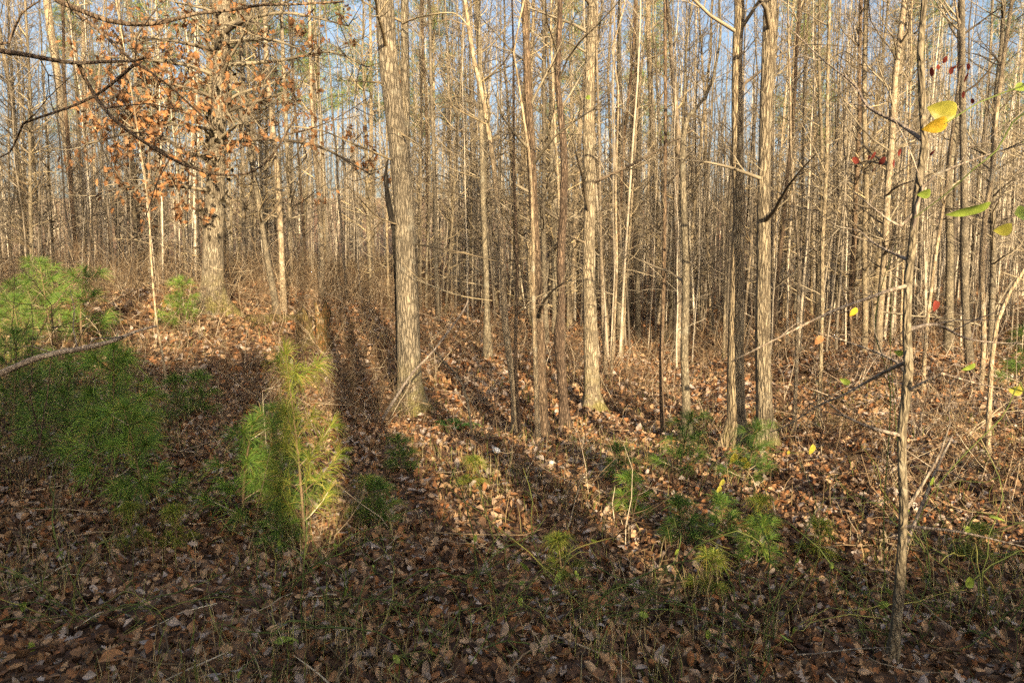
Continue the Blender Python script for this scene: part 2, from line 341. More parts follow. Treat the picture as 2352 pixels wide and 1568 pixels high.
def undergrowth():
    rg = np.random.default_rng(32); mb = MB()
    for i in range(14500):
        y = 3.6 + 42 * rg.random() ** 1.05; x = rg.uniform(-1, 1) * (.74 * y + 1)
        d = math.sin(0.8 * x + 1.2) * math.sin(.55 * y + .5 * x) + rg.normal(0, .5)
        left = x < -0.12 * y
        if d < (-1.2 if left else 0.1): continue
        if y < 7.5 and rg.random() < (.55 if x > 2.2 or (x < -1.5 and y > 5.5) else .85): continue
        hgt = rg.uniform(.25, 1.0) * (1.25 if y > 11 else .75) * (1.25 if left and y > 8 else 1)
        sc = 1 + max(0, y - 10) * .045
        for s in range(rg.integers(1, 4)):
            p = wander(rg, (x + rg.normal(0, .05), y + rg.normal(0, .05), hz(x, y) - .03), (rg.normal(0, .5), rg.normal(0, .5), 1), hgt * rg.uniform(.6, 1.2), 5, .24)
            r = rg.uniform(.0022, .0042) * sc; mb.tube(p, [r * 1.3, r, r * .8, r * .6, r * .35], 3)
            for q in range(rg.integers(2, 6)):
                b = p[rg.integers(1, 4)]; dd = rg.normal(0, 1, 3); dd[2] = abs(dd[2]) * .6 + .2
                w_ = wander(rg, b, dd, hgt * rg.uniform(.2, .5), 3, .2); mb.tube(w_, [r * .6, r * .5, r * .3], 3)
    tag(link('undergrowth', mb.mesh('undergrowth', M['brush'])), 'tangle of thin brown bare stems filling the forest floor', 'undergrowth', kind='stuff')
undergrowth()

# ------------------------------------------------------------------ trees
def catmull(pts, rad, m):
    P = np.array([tuple(p) for p in pts], float); r = np.array(rad, float)
    n = len(P); out = []; ro = []
    for i in range(n - 1):
        p0 = P[max(i - 1, 0)]; p1 = P[i]; p2 = P[i + 1]; p3 = P[min(i + 2, n - 1)]
        seg = max(1, int(np.linalg.norm(p2 - p1) / m))
        for j in range(seg):
            t = j / seg; t2 = t * t; t3 = t2 * t
            out.append(.5 * ((2 * p1) + (-p0 + p2) * t + (2 * p0 - 5 * p1 + 4 * p2 - p3) * t2 + (-p0 + 3 * p1 - 3 * p2 + p3) * t3))
            ro.append(r[i] * (1 - t) + r[i + 1] * t)
    out.append(P[-1]); ro.append(r[-1])
    return np.array(out), np.array(ro)
def branchy(rg, mb, base, d, L, r, lod=2, wob=.16, up=.05, thick=1.0, tips=None, k=6):
    """a limb with two further orders of twigs"""
    p = wander(rg, base, d, L, k, wob, up)
    rr = [max(r * (1 - .8 * i / (k - 1)), .0022 * thick) for i in range(k)]
    mb.tube(p, rr, 5 if r > .012 else 4)
    if tips is not None: tips.append(p[-1])
    if lod <= 0: return p
    n2 = int(rg.integers(4, 8) * (1 if lod > 1 else .6))
    for j in range(n2):
        u = rg.uniform(.18, .98); i = min(int(u * (k - 1)), k - 2); b = p[i] + (p[i + 1] - p[i]) * (u * (k - 1) - i)
        t = p[i + 1] - p[i]; t /= np.linalg.norm(t); side = rg.normal(0, 1, 3); side -= t * side.dot(t); side /= np.linalg.norm(side)
        d2 = t * .75 + side * .8; d2[2] += .1; L2 = L * rg.uniform(.22, .5) * (1.1 - .5 * u)
        r2 = max(r * .42 * (1 - .5 * u), .0026 * thick)
        q = wander(rg, b, d2, L2, 4, wob * 1.2, up); mb.tube(q, [r2, r2 * .8, r2 * .6, r2 * .4], 3)
        if tips is not None: tips.append(q[-1]); tips.append(q[2])
        if lod > 1:
            for z in range(rg.integers(2, 5)):
                b3 = q[rg.integers(1, 4)]; d3 = (q[3] - q[0]) / L2 + rg.normal(0, .7, 3)
                s3 = wander(rg, b3, d3, L2 * rg.uniform(.25, .5), 3, .2, up); r3 = max(r2 * .5, .0020 * thick)
                mb.tube(s3, [r3, r3 * .8, r3 * .5], 3)
                if tips is not None: tips.append(s3[-1])
    return p
def crown_on(rg, mb, P, Rd, nb, z0, z1, lenf, thick=1.0, lod=2, tips=None, flat=0.0):
    zs = P[:, 2]
    for i in range(nb):
        z = z0 + (z1 - z0) * rg.random() ** .85
        j = int(np.clip(np.searchsorted(zs, z), 1, len(zs) - 1)); b = P[j]; r = Rd[j]
        a = rg.uniform(0, 6.283); t = (z - zs[0]) / (zs[-1] - zs[0])
        el = rg.uniform(.15, .6) + .5 * t - flat
        L = lenf * rg.uniform(.45, 1.1) * (1 - .55 * t) * (0.45 + .55 * min(1, t * 3.5))
        d = np.array([math.cos(a) * math.cos(el), math.sin(a) * math.cos(el), math.sin(el)])
        branchy(rg, mb, b + d * r * .5, d, L, min(r * .4, .011 + .01 * L), lod, .15, .05, thick, tips)

def proto_tree(seed, Ht, r0, nb, lenf, thick=1.0, lod=2, wob=.012, first=.12, sides=8, k=16):
    rg = np.random.default_rng(seed)
    tz = np.linspace(0, 1, k); off = np.cumsum(rg.normal(0, wob * Ht / k * 2.2, (k, 2)), 0); off -= off[0]
    off *= (tz[:, None] ** .6)
    P = np.stack([off[:, 0], off[:, 1], tz * Ht - .2], -1)
    Rd = r0 * (1 - .82 * tz ** 1.15); Rd[0] *= 1.35
    tr = MB(); tr.tube(P, Rd, sides)
    P2, R2 = catmull(P, Rd, .25)
    cr = MB(); crown_on(rg, cr, P2, R2, nb, Ht * first, Ht * .98, lenf, thick, lod)
    P3, R3 = catmull(P, Rd, .25); crown_on(rg, cr, P3, R3, 7 if lod > 1 else 3, .4, 4.5, lenf * 1.3, thick * .7, lod, flat=.1)
    return tr, cr

BARKS = ['grey', 'pale', 'grey', 'pale', 'shag', 'oak', 'dark', 'grey']
def bg_protos():
    out = []
    for i in range(9):
        rg = random.Random(100 + i)
        tr, cr = proto_tree(200 + i, rg.uniform(12, 17), rg.choice([.03, .038, .05, .065]), rg.randint(80, 105), rg.uniform(1.3, 2.3), thick=1.5, wob=.02, first=.06)
        out.append((tr.mesh('trunk', M[BARKS[i % 8]]), cr.mesh('crown', M['twig'])))
    return out
PROTO = bg_protos()
# far single-mesh prototypes
def far_proto(i):
    rg = random.Random(300 + i)
    tr, cr = proto_tree(400 + i, rg.uniform(13, 19), rg.choice([.05, .07, .10]), 60, rg.uniform(1.6, 2.6), thick=3.0, lod=1, sides=6, k=10, wob=.02, first=.07)
    tr.flush(); cr.flush(); m = MB()
    for s in (tr, cr):
        for v, f in zip(s.v, s.f):
            pass
        off = 0
        V = np.concatenate(s.v); base = m.n
        m.v.append(V); m.f += [f + base for f in s.f]; m.n += len(V)
    return m
FARP = [far_proto(i) for i in range(8)]
def far_mesh(i):
    me = FARP[i].mesh('bare_tree', M['fartrunk']); return me
FARM = [far_mesh(i) for i in range(8)]

# ---- named trees, traced as base pixel + path, built at their ground position
NAMED_XY = []
def named_tree(path, mat, label, name='bare_tree', nb=14, lenf=1.6, z0=1.2, Ht=14, noise_amt=0.0, sides=12, twigmat='twig', extra=None, group=None, root=True, Y=None, flare=1.25, thick=1.0, parts=True, lean=0.0):
    rg = np.random.default_rng(abs(hash_s(label)) % 100000)
    bx, by = path[0][:2]; b = hit(bx, by) if Y is None else at(bx, by, Y); Yb = b.y
    pts = []; rad = []
    for (px, py, wd) in path:
        q = at(px, py, Yb); pts.append(q); rad.append(wd * .5 * Yb / cP / F)
    gz = hz(b.x, b.y); o = Vector((b.x, b.y, gz))
    pts = [p - o for p in pts]
    pts[0].z = min(pts[0].z, 0.02)
    pts.insert(0, Vector((pts[0].x, pts[0].y, -.25))); rad.insert(0, rad[0] * flare)
    if root: rad[1] *= 1.0 + (flare - 1) * .55
    # continue above the frame
    last, prev = pts[-1], pts[-3 if len(pts) > 4 else -2]
    d = (last - prev).normalized(); r = rad[-1]; rem = max(2.5, Ht - last.z); nseg = 6
    for i in range(1, nseg + 1):
        dd = d.copy(); dd.x *= .6; q = last + dd * (rem * i / nseg) + Vector((rg.normal(0, .08), rg.normal(0, .15), 0)); pts.append(q); rad.append(max(r * (1 - .9 * i / nseg), .006))
    P, Rd = catmull(pts, rad, .12 if sides >= 12 else .25)
    mb = MB()
    if noise_amt > 0:
        n = sides; k = len(P); T = np.gradient(P, axis=0); T /= np.linalg.norm(T, axis=1, keepdims=True)
        V = []
        sd = rg.uniform(0, 50)
        for i in range(k):
            u = np.cross(T[i], (0, 1, 0)); u /= np.linalg.norm(u); v = np.cross(T[i], u)
            for j in range(n):
                a = j * 2 * math.pi / n; dirv = math.cos(a) * u + math.sin(a) * v
                q = Vector((dirv[0] * 3, dirv[1] * 3, P[i][2] * 1.1 + sd)); s = mn.noise(q) * .6 + mn.noise(Vector((dirv[0] * 9, dirv[1] * 9, P[i][2] * 5 + sd))) * .5
                fl = 1 + .75 * max(0, 1 - P[i][2] / .35) ** 1.5 * (0.4 + math.sin(a * 4 + sd) * .5) if P[i][2] < .35 else 1
                V.append(P[i] + dirv * Rd[i] * (1 + noise_amt * s) * fl)
        i = np.arange(k - 1)[:, None] * n; j = np.arange(n)[None, :]; j2 = (j + 1) % n
        mb.add(np.array(V), np.stack([i + j, i + j2, i + n + j2, i + n + j], -1).reshape(-1, 4))
    else:
        mb.tube(P, Rd, sides)
    t = empty(name, o); tag(t, label, 'tree', group)
    link('trunk', mb.mesh('trunk', M[mat]), t)
    cm = MB(); tips = [] if extra else None
    crown_on(rg, cm, P, Rd, nb, z0, P[-1][2] * .98, lenf, thick, 2, tips)
    if extra: extra(t, rg, P, Rd, cm, tips, o, Yb)
    link('crown', cm.mesh('crown', M[twigmat]), t)
    NAMED_XY.append((b.x, b.y))
    return t, P, Rd, o, Yb
def hash_s(s):
    h = 7
    for c in s: h = (h * 131 + ord(c)) & 0x7fffffff
    return h

LEAFT = [leaf_template(50 + i, True) for i in range(4)]
SIMPLE = leaf_template(60, False)
def leaves_at(mb, pos, rg, s0, s1, templ=None):
    pos = np.asarray(pos); n = len(pos)
    sc = rg.uniform(s0, s1, n); rot = rotm(rg.uniform(0, 6.28, n), rg.uniform(0, 6.28, n), rg.uniform(0, 6.28, n))
    w_ = rg.integers(0, 4, n)
    for t in range(4):
        k = w_ == t
        if k.any():
            tv, tf = templ if templ else LEAFT[t]; stamp(mb, tv, tf, pos[k], rot[k], sc[k])

# main forked oak
def fork(t, rg, P, Rd, cm, tips, o, Yb):
    pts = [at(x, y, Yb + .12) - o for x, y in ((928, 470), (930, 400), (931, 300), (931, 200), (930, 100), (930, 0))]
    pts += [pts[-1] + Vector((.05 * i, .05 * i, 1.6 * i)) for i in range(1, 5)]
    rr = [w_ * .5 * Yb / F for w_ in (14, 24, 22, 20, 18, 17, 13, 10, 7, 3)]
    p2, r2 = catmull(pts, rr, .15); m = MB(); m.tube(p2, r2, 14); link('second_stem', m.mesh('second_stem', M['oak']), t)
    crown_on(rg, cm, p2, r2, 16, p2[0][2] + .6, p2[-1][2], 1.8)
    # long low limbs crossing the middle of the picture
    for path, wd in ((((905, 370), (860, 350), (810, 330), (740, 300), (660, 290)), 5), (((950, 560), (1010, 570), (1080, 585), (1140, 600)), 5), (((905, 300), (960, 330), (1020, 380), (1100, 410)), 4), (((930, 520), (870, 500), (820, 450), (790, 420)), 4), (((950, 640), (1000, 660), (1060, 680), (1130, 690)), 4), (((880, 190), (840, 188), (800, 186)), 5), (((925, 55), (960, 40), (1040, 30), (1075, 60)), 5)):
        pts = [at(x, y, Yb - .25 * i) - o for i, (x, y) in enumerate(path)]
        r = [wd * .5 * Yb / F * (1 - .6 * i / (len(pts) - 1)) for i in range(len(pts))]
        pp, r_ = catmull(pts, r, .12); cm.tube(pp, r_, 6)
        for j in range(2, len(pp), 2):
            d = rg.normal(0, 1, 3); d[2] = abs(d[2]) * .5; wv = wander(rg, pp[j], d, rg.uniform(.2, .6), 4, .2); cm.tube(wv, [.006, .005, .004, .002], 3)
named_tree([(941, 950, 72), (942, 900, 62), (940, 850, 56), (938, 760, 53), (935, 650, 50), (930, 520, 46), (926, 450, 45), (917, 350, 43), (905, 250, 42), (893, 150, 41), (885, 50, 40), (881, -20, 40)],
           'oak', 'thick pale oak trunk in the middle, forking into two stems above a mossy base', nb=24, lenf=2.2, z0=1.3, Ht=17, noise_amt=.09, sides=30, extra=fork, name='oak_tree', flare=1.2)
# charred snag beside it
def snag():
    Yb = NAMED_XY[-1][1] - .05
    pts = [at(x, y, Yb) for x, y in ((905, 560), (901, 510), (893, 470), (887, 420), (887, 385), (892, 362))]
    b = hit(925, 955); o = Vector((b.x, b.y, hz(b.x, b.y)))
    pts = [at(915, 900, Yb + .3)] + [at(911, 700, Yb + .33)] + pts
    pts = [Vector((pts[0].x, pts[0].y, o.z - .1))] + pts
    rr = [.024, .022, .020, .020, .024, .030, .026, .014, .004]
    P, Rd = catmull([p - o for p in pts], rr, .05); Rd = Rd * (1 + np.random.default_rng(3).normal(0, .16, len(Rd)))
    m = MB(); m.tube(P, Rd, 10); tag(link('snag', m.mesh('snag', M['char']), loc=o), 'blackened dead snag standing against the left side of the forked oak', 'dead tree')
snag()

# left big oak with withered leaves
def oak_leaves(t, rg, P, Rd, cm, tips, o, Yb):
    # limbs with held brown leaves, reaching left and right
    lv = []; iv = []
    limbs = [((500, 440), (430, 430), (350, 425), (290, 430)), ((505, 300), (440, 290), (380, 285)), ((505, 230), (420, 200), (340, 190), (250, 230)), ((508, 120), (430, 100), (350, 90), (300, 110)), ((510, 180), (430, 150), (360, 140), (230, 130)),
             ((505, 320), (540, 290), (560, 285)), ((512, 80), (560, 50), (620, 60)), ((506, 400), (440, 380), (330, 320), (300, 260)), ((512, 40), (470, 20), (400, 5)), ((510, 260), (600, 230), (690, 200)), ((512, 100), (610, 90), (680, 110)), ((506, 360), (420, 350), (350, 300), (200, 330)),
             ((512, 150), (640, 140), (760, 120), (850, 160)), ((508, 330), (620, 320), (740, 340), (850, 400)), ((512, 60), (650, 30), (800, 60))]
    for L in limbs:
        pts = [at(x, y, Yb - .4 * i * rg.uniform(.2, 1.5)) - o for i, (x, y) in enumerate(L)]
        r = [.035 * (1 - .7 * i / (len(pts) - 1)) for i in range(len(pts))]
        pp, r_ = catmull(pts, r, .18); cm.tube(pp, r_, 5)
        dense = L[-1][0] < 600
        for j in range(2, len(pp)):
            for q in range(6 if dense else 3):
                d = rg.normal(0, 1, 3); Lt = rg.uniform(.3, .9)
                wv = wander(rg, pp[j], d, Lt, 4, .2); cm.tube(wv, [.009, .007, .005, .004], 3)
                for u in range(rg.integers(3, 11) if rg.random() < (.5 if dense else .25) * (1.3 + math.sin(j * 1.1 + L[0][1])) * .95 else 0):
                    lv.append(wv[3 if u % 3 else 2] + rg.normal(0, .055, 3))
    m = MB(); leaves_at(m, lv, rg, .07, .13); link('withered_leaves', m.mesh('withered_leaves', M['oakleaf'], False), t)
    for z in range(240):
        j = int(rg.choice([0.42, .48, .6, .66, .7, .3]) * 0 + rg.integers(0, len(P)))
        b = P[j]
        pz = o.z + b[2]
        # dark clumps hugging the trunk at three heights
        c = rg.choice([at(495, 485, Yb).z, at(497, 330, Yb).z, at(500, 240, Yb).z, at(510, 75, Yb).z]) - o.z
        j = int(np.argmin(np.abs(P[:, 2] - c))); a = rg.uniform(0, 6.28)
        iv.append(P[j] + np.array([math.cos(a), math.sin(a), 0]) * (Rd[j] + abs(rg.normal(0, .06))) + np.array([0, 0, rg.normal(0, .28)]))
    m = MB(); leaves_at(m, iv, rg, .06, .12, SIMPLE); link('ivy', m.mesh('ivy', M['ivy'], False), t)
named_tree([(490, 715, 62), (489, 650, 50), (490, 560, 44), (493, 480, 42), (497, 400, 38), (500, 300, 36), (506, 200, 34), (510, 100, 32), (512, -20, 30)],
           'oak', 'broad oak behind the pines with ivy clumps and orange withered leaves', nb=34, lenf=2.8, z0=3.0, Ht=19, noise_amt=.08, sides=24, extra=oak_leaves, name='oak_tree', thick=1.6)

NT = [
 ([(1361, 945, 46), (1360, 900, 38), (1357, 800, 33), (1355, 700, 31), (1352, 600, 27), (1355, 450, 26), (1352, 330, 27), (1354, 200, 22), (1357, 100, 21), (1360, -20, 20)], 'oak', 'straight pale trunk with a deep shaded left flank, next right of the burled tree', 22, .07, 20),
 ([(1246, 1010, 27), (1246, 940, 24), (1241, 800, 23), (1238, 700, 22), (1233, 600, 20), (1226, 480, 18), (1222, 380, 20), (1216, 280, 18), (1212, 180, 17), (1208, 80, 15), (1204, -20, 14)], 'dark', 'dark grey furrowed trunk rising directly behind a pale stem at centre', 20, .06, 16),
 ([(1236, 1022, 11), (1232, 900, 11), (1228, 780, 11), (1225, 650, 9), (1225, 560, 9), (1222, 450, 7), (1215, 350, 6), (1200, 250, 5), (1180, 120, 4)], 'pale', 'pale slender stem standing in front of the dark furrowed trunk', 10, 0, 10),
 ([(1298, 985, 24), (1294, 920, 22), (1288, 830, 22), (1284, 770, 26), (1290, 700, 17), (1288, 600, 19), (1294, 480, 18), (1296, 380, 17), (1290, 280, 15), (1281, 190, 13), (1284, 90, 12), (1286, -20, 11)], 'dark', 'reddish dark crooked trunk with a burl low down', 16, .12, 16),
 ([(1184, 998, 13), (1180, 900, 15), (1170, 820, 15), (1160, 740, 16), (1156, 650, 14), (1150, 540, 13), (1141, 450, 12), (1130, 350, 11), (1109, 225, 10), (1086, 125, 9), (1066, -10, 9)], 'pale', 'pale curving trunk leaning left at the top, paired with a thin dark stem', 18, .03, 12),
 ([(1196, 1010, 10), (1188, 920, 9), (1183, 830, 9), (1186, 720, 9), (1188, 620, 8), (1184, 500, 7), (1180, 380, 6), (1180, 200, 5), (1176, 0, 4)], 'dark', 'thin dark stem touching the pale curving trunk at its foot', 8, 0, 10),
 ([(1121, 826, 22), (1118, 740, 15), (1116, 620, 13), (1110, 480, 12), (1106, 340, 11), (1104, 200, 10), (1100, 0, 9)], 'grey', 'mid distance grey trunk left of the pale curving trunk', 18, 0, 10),
 ([(1391, 862, 9), (1386, 760, 9), (1381, 600, 8), (1378, 450, 7), (1376, 300, 6), (1370, 100, 5)], 'pale', 'thin sunlit stem immediately right of the straight pale trunk', 10, 0, 8),
 ([(1403, 872, 6), (1411, 740, 6), (1417, 600, 6), (1414, 450, 5), (1420, 200, 4)], 'pale', 'very thin bent stem two right of the straight pale trunk', 8, 0, 8),
 ([(1423, 785, 12), (1422, 650, 11), (1424, 500, 10), (1420, 300, 9), (1424, 0, 8)], 'grey', 'grey trunk behind the very thin bent stem', 16, 0, 10),
 ([(1466, 778, 12), (1464, 650, 11), (1462, 500, 10), (1468, 300, 9), (1462, 0, 8)], 'grey', 'grey trunk halfway between the thin bent stem and the bright leaning trunk', 16, 0, 10),
 ([(1519, 745, 17), (1513, 620, 15), (1506, 480, 14), (1501, 350, 13), (1496, 230, 12), (1490, 100, 11), (1489, -20, 11)], 'pale', 'bright cream trunk leaning left, behind the thin dark stem', 18, 0, 12),
 ([(1524, 1004, 11), (1519, 900, 10), (1520, 780, 10), (1525, 640, 9), (1527, 480, 8), (1529, 300, 8), (1528, 0, 7)], 'dark', 'thin blackish stem in front of the bright cream trunk', 12, 0, 10),
 ([(1551, 838, 13), (1560, 740, 12), (1557, 600, 12), (1552, 460, 11), (1558, 320, 10), (1546, 180, 9), (1530, -10, 8)], 'pale', 'wavy cream trunk between the blackish stem and the lichened tree', 16, 0, 10),
 ([(1577, 1022, 22), (1576, 930, 20), (1572, 800, 18), (1575, 650, 17), (1571, 500, 15), (1568, 350, 13), (1580, 270, 9), (1608, 238, 7), (1635, 190, 6), (1655, 80, 5), (1652, 0, 4)], 'grey', 'lichened grey trunk whose top bends sharply right in a dark crook', 14, .03, 14),
 ([(1692, 1030, 48), (1691, 960, 42), (1690, 850, 38), (1691, 740, 35), (1694, 600, 30), (1698, 480, 27), (1694, 350, 25), (1693, 220, 23), (1694, 100, 22), (1697, -20, 22)], 'shag', 'left one of the two shaggy barked trunks standing side by side', 24, .13, 26),
 ([(1760, 1030, 46), (1757, 960, 38), (1753, 850, 35), (1752, 740, 32), (1754, 600, 31), (1754, 480, 28), (1757, 350, 27), (1761, 220, 28), (1766, 100, 29), (1770, -20, 29)], 'shag', 'right one of the two shaggy barked trunks standing side by side', 24, .13, 26),
 ([(1823, 1003, 9), (1829, 860, 9), (1832, 740, 8), (1835, 600, 7), (1826, 480, 6), (1817, 350, 6), (1815, 200, 5), (1810, 0, 4)], 'pale', 'slender sunlit stem just right of the shaggy pair', 12, 0, 8),
 ([(1873, 985, 9), (1884, 900, 11), (1886, 800, 9), (1889, 680, 9), (1889, 560, 9), (1898, 400, 9), (1900, 250, 8), (1905, 0, 7)], 'grey', 'slender trunk with a dark sleeve, second right of the shaggy pair', 12, 0, 8),
 ([(1985, 810, 13), (1987, 720, 12), (1985, 560, 12), (1990, 420, 12), (1985, 250, 11), (1990, 0, 10)], 'grey', 'mid distance grey trunk between the sleeved trunk and the near sapling', 16, 0, 10),
 ([(2178, 812, 20), (2180, 700, 17), (2182, 560, 16), (2180, 400, 15), (2206, 200, 14), (2208, 0, 13)], 'grey', 'stout grey trunk behind the near sapling at right', 18, 0, 12),
 ([(2228, 840, 16), (2218, 720, 16), (2215, 600, 17), (2215, 450, 15), (2212, 300, 14), (2210, 100, 12), (2209, 0, 12)], 'grey', 'grey trunk with a slight bow standing beside the stout grey trunk', 18, 0, 12),
 ([(2268, 1052, 11), (2272, 940, 11), (2278, 830, 10), (2290, 740, 9), (2320, 670, 8), (2365, 600, 7)], 'pale', 'thin leaning stem bending to the right edge', 8, 0, 8),
 ([(2252, 905, 9), (2260, 780, 11), (2255, 620, 11), (2265, 480, 11), (2282, 380, 9), (2290, 250, 9), (2325, 0, 8)], 'pale', 'kinked pale trunk close to the right edge', 12, 0, 8),
 ([(2120, 905, 8), (2128, 760, 8), (2150, 580, 8), (2175, 420, 7), (2190, 280, 6), (2210, 100, 5)], 'pale', 'slim tan stem slanting right behind the near sapling', 10, 0, 8),
 ([(190, 645, 13), (184, 590, 13), (170, 480, 14), (155, 360, 14), (143, 260, 15), (128, 150, 15), (115, 60, 16), (105, -20, 16)], 'pale', 'tall cream trunk leaning left in the far left woods', 20, 0, 12),
 ([(212, 640, 11), (206, 560, 10), (201, 430, 9), (196, 330, 9), (192, 200, 8), (190, 50, 7)], 'pale', 'thin bright trunk just right of the leaning cream trunk', 16, 0, 8),
 ([(652, 718, 14), (648, 620, 13), (643, 500, 13), (634, 370, 12), (622, 250, 11), (612, 130, 10), (605, -10, 10)], 'pale', 'pale upright trunk right of the ivy clad oak', 18, 0, 10),
 ([(640, 735, 15), (624, 650, 14), (607, 550, 12), (588, 430, 11), (572, 330, 10), (560, 200, 9), (550, 0, 8)], 'grey', 'grey trunk leaning toward the ivy clad oak', 16, 0, 10),
 ([(738, 690, 10), (740, 590, 10), (732, 450, 9), (722, 350, 9), (715, 200, 8), (710, 0, 7)], 'pale', 'thin pale trunk rising behind the mossy stump', 14, 0, 8),
 ([(1006, 740, 10), (1003, 640, 10), (1000, 520, 9), (998, 400, 8), (990, 200, 7), (985, 0, 7)], 'grey', 'slim trunk just right of the forked oak', 14, 0, 8),
 ([(384, 890, 6), (374, 820, 6), (360, 745, 5), (351, 650, 5), (345, 560, 4), (338, 450, 3)], 'pale', 'thin crooked sapling stem among the left pine seedlings', 6, 0, 8),
]
for path, mat, lab, nb, na, sd in NT:
    thin = path[0][2] < 15
    named_tree(path, mat, lab, nb=nb if not thin else max(8, nb), lenf=1.0 if thin else 1.9, z0=.7 if thin else 1.0, Ht=9 if thin else 15, noise_amt=na, sides=sd, name='sapling' if (thin and hit(*path[0][:2]).y < 13) else 'bare_tree', flare=1.5, thick=1.0)

# near sapling on the right, with its traced branches
def near_br(t, rg, P, Rd, cm, tips, o, Yb):
    B = [((2118, 322), (2068, 285), (1993, 245), (1963, 195), (1893, 140), (1820, 70)), ((2087, 830), (2030, 855), (1943, 905), (1880, 932), (1812, 975), (1770, 992)),
         ((2085, 900), (2120, 880), (2165, 858), (2240, 880), (2318, 896)), ((2070, 1000), (2010, 985), (1940, 955), (1890, 915)), ((2086, 655), (2040, 668), (1980, 690), (1900, 720), (1760, 790), (1680, 830)),
         ((2093, 600), (2060, 585), (2010, 560), (1975, 530)), ((2074, 1208), (2130, 1213), (2210, 1222), (2352, 1255)), ((2100, 490), (2070, 520), (2040, 505), (1960, 440)), ((2088, 870), (2058, 830), (1990, 800), (1912, 774)),
         ((2075, 1180), (2120, 1110), (2160, 1040), (2182, 975)), ((2095, 560), (2120, 430), (2200, 380), (2352, 330)), ((2082, 760), (2150, 745), (2230, 780), (2352, 790))]
    for i, L in enumerate(B):
        dz = rg.uniform(-.1, .22)
        pts = [at(x, y, Yb + dz * j) - o for j, (x, y) in enumerate(L)]
        r = [max(.0085 * (1 - .75 * j / (len(pts) - 1)), .002) for j in range(len(pts))]
        pp, r_ = catmull(pts, r, .06); m = MB(); m.tube(pp, r_, 7)
        for j in range(3, len(pp), 2):
            d = rg.normal(0, 1, 3); d[2] = abs(d[2]); wv = wander(rg, pp[j], d, rg.uniform(.08, .35), 4, .2); m.tube(wv, [.0028, .0024, .002, .0012], 3)
        link('branch', m.mesh('branch', M['dead']), t)
    lv = []
    for (x, y) in ((2160, 135), (2190, 150), (2205, 175), (2215, 195), (2170, 170), (1985, 378), (2010, 370), (2040, 360), (2090, 358), (2150, 355), (2230, 140)):
        for q in range(3): lv.append(np.array(at(x, y, Yb + .2) - o) + rg.normal(0, .03, 3)) if q < 2 else None
    for c in lv[::3]: pass
    m = MB(); leaves_at(m, lv, rg, .022, .042, SIMPLE); link('red_leaves', m.mesh('red_leaves', M['redleaf'], False), t)
named_tree([(2046, 1540, 22), (2058, 1440, 22), (2067, 1340, 24), (2073, 1240, 20), (2076, 1160, 20), (2072, 1060, 19), (2072, 980, 20), (2080, 920, 21), (2087, 850, 21), (2083, 740, 18), (2086, 640, 18), (2098, 540, 17), (2106, 450, 16), (2124, 330, 16), (2118, 220, 15), (2114, 120, 14), (2122, 20, 13), (2126, -30, 13)],
           'grey', 'nearest sapling at right with long pale side branches and a few red leaves', nb=8, lenf=.8, z0=1.9, Ht=6, sides=14, extra=near_br, name='sapling', noise_amt=.02)

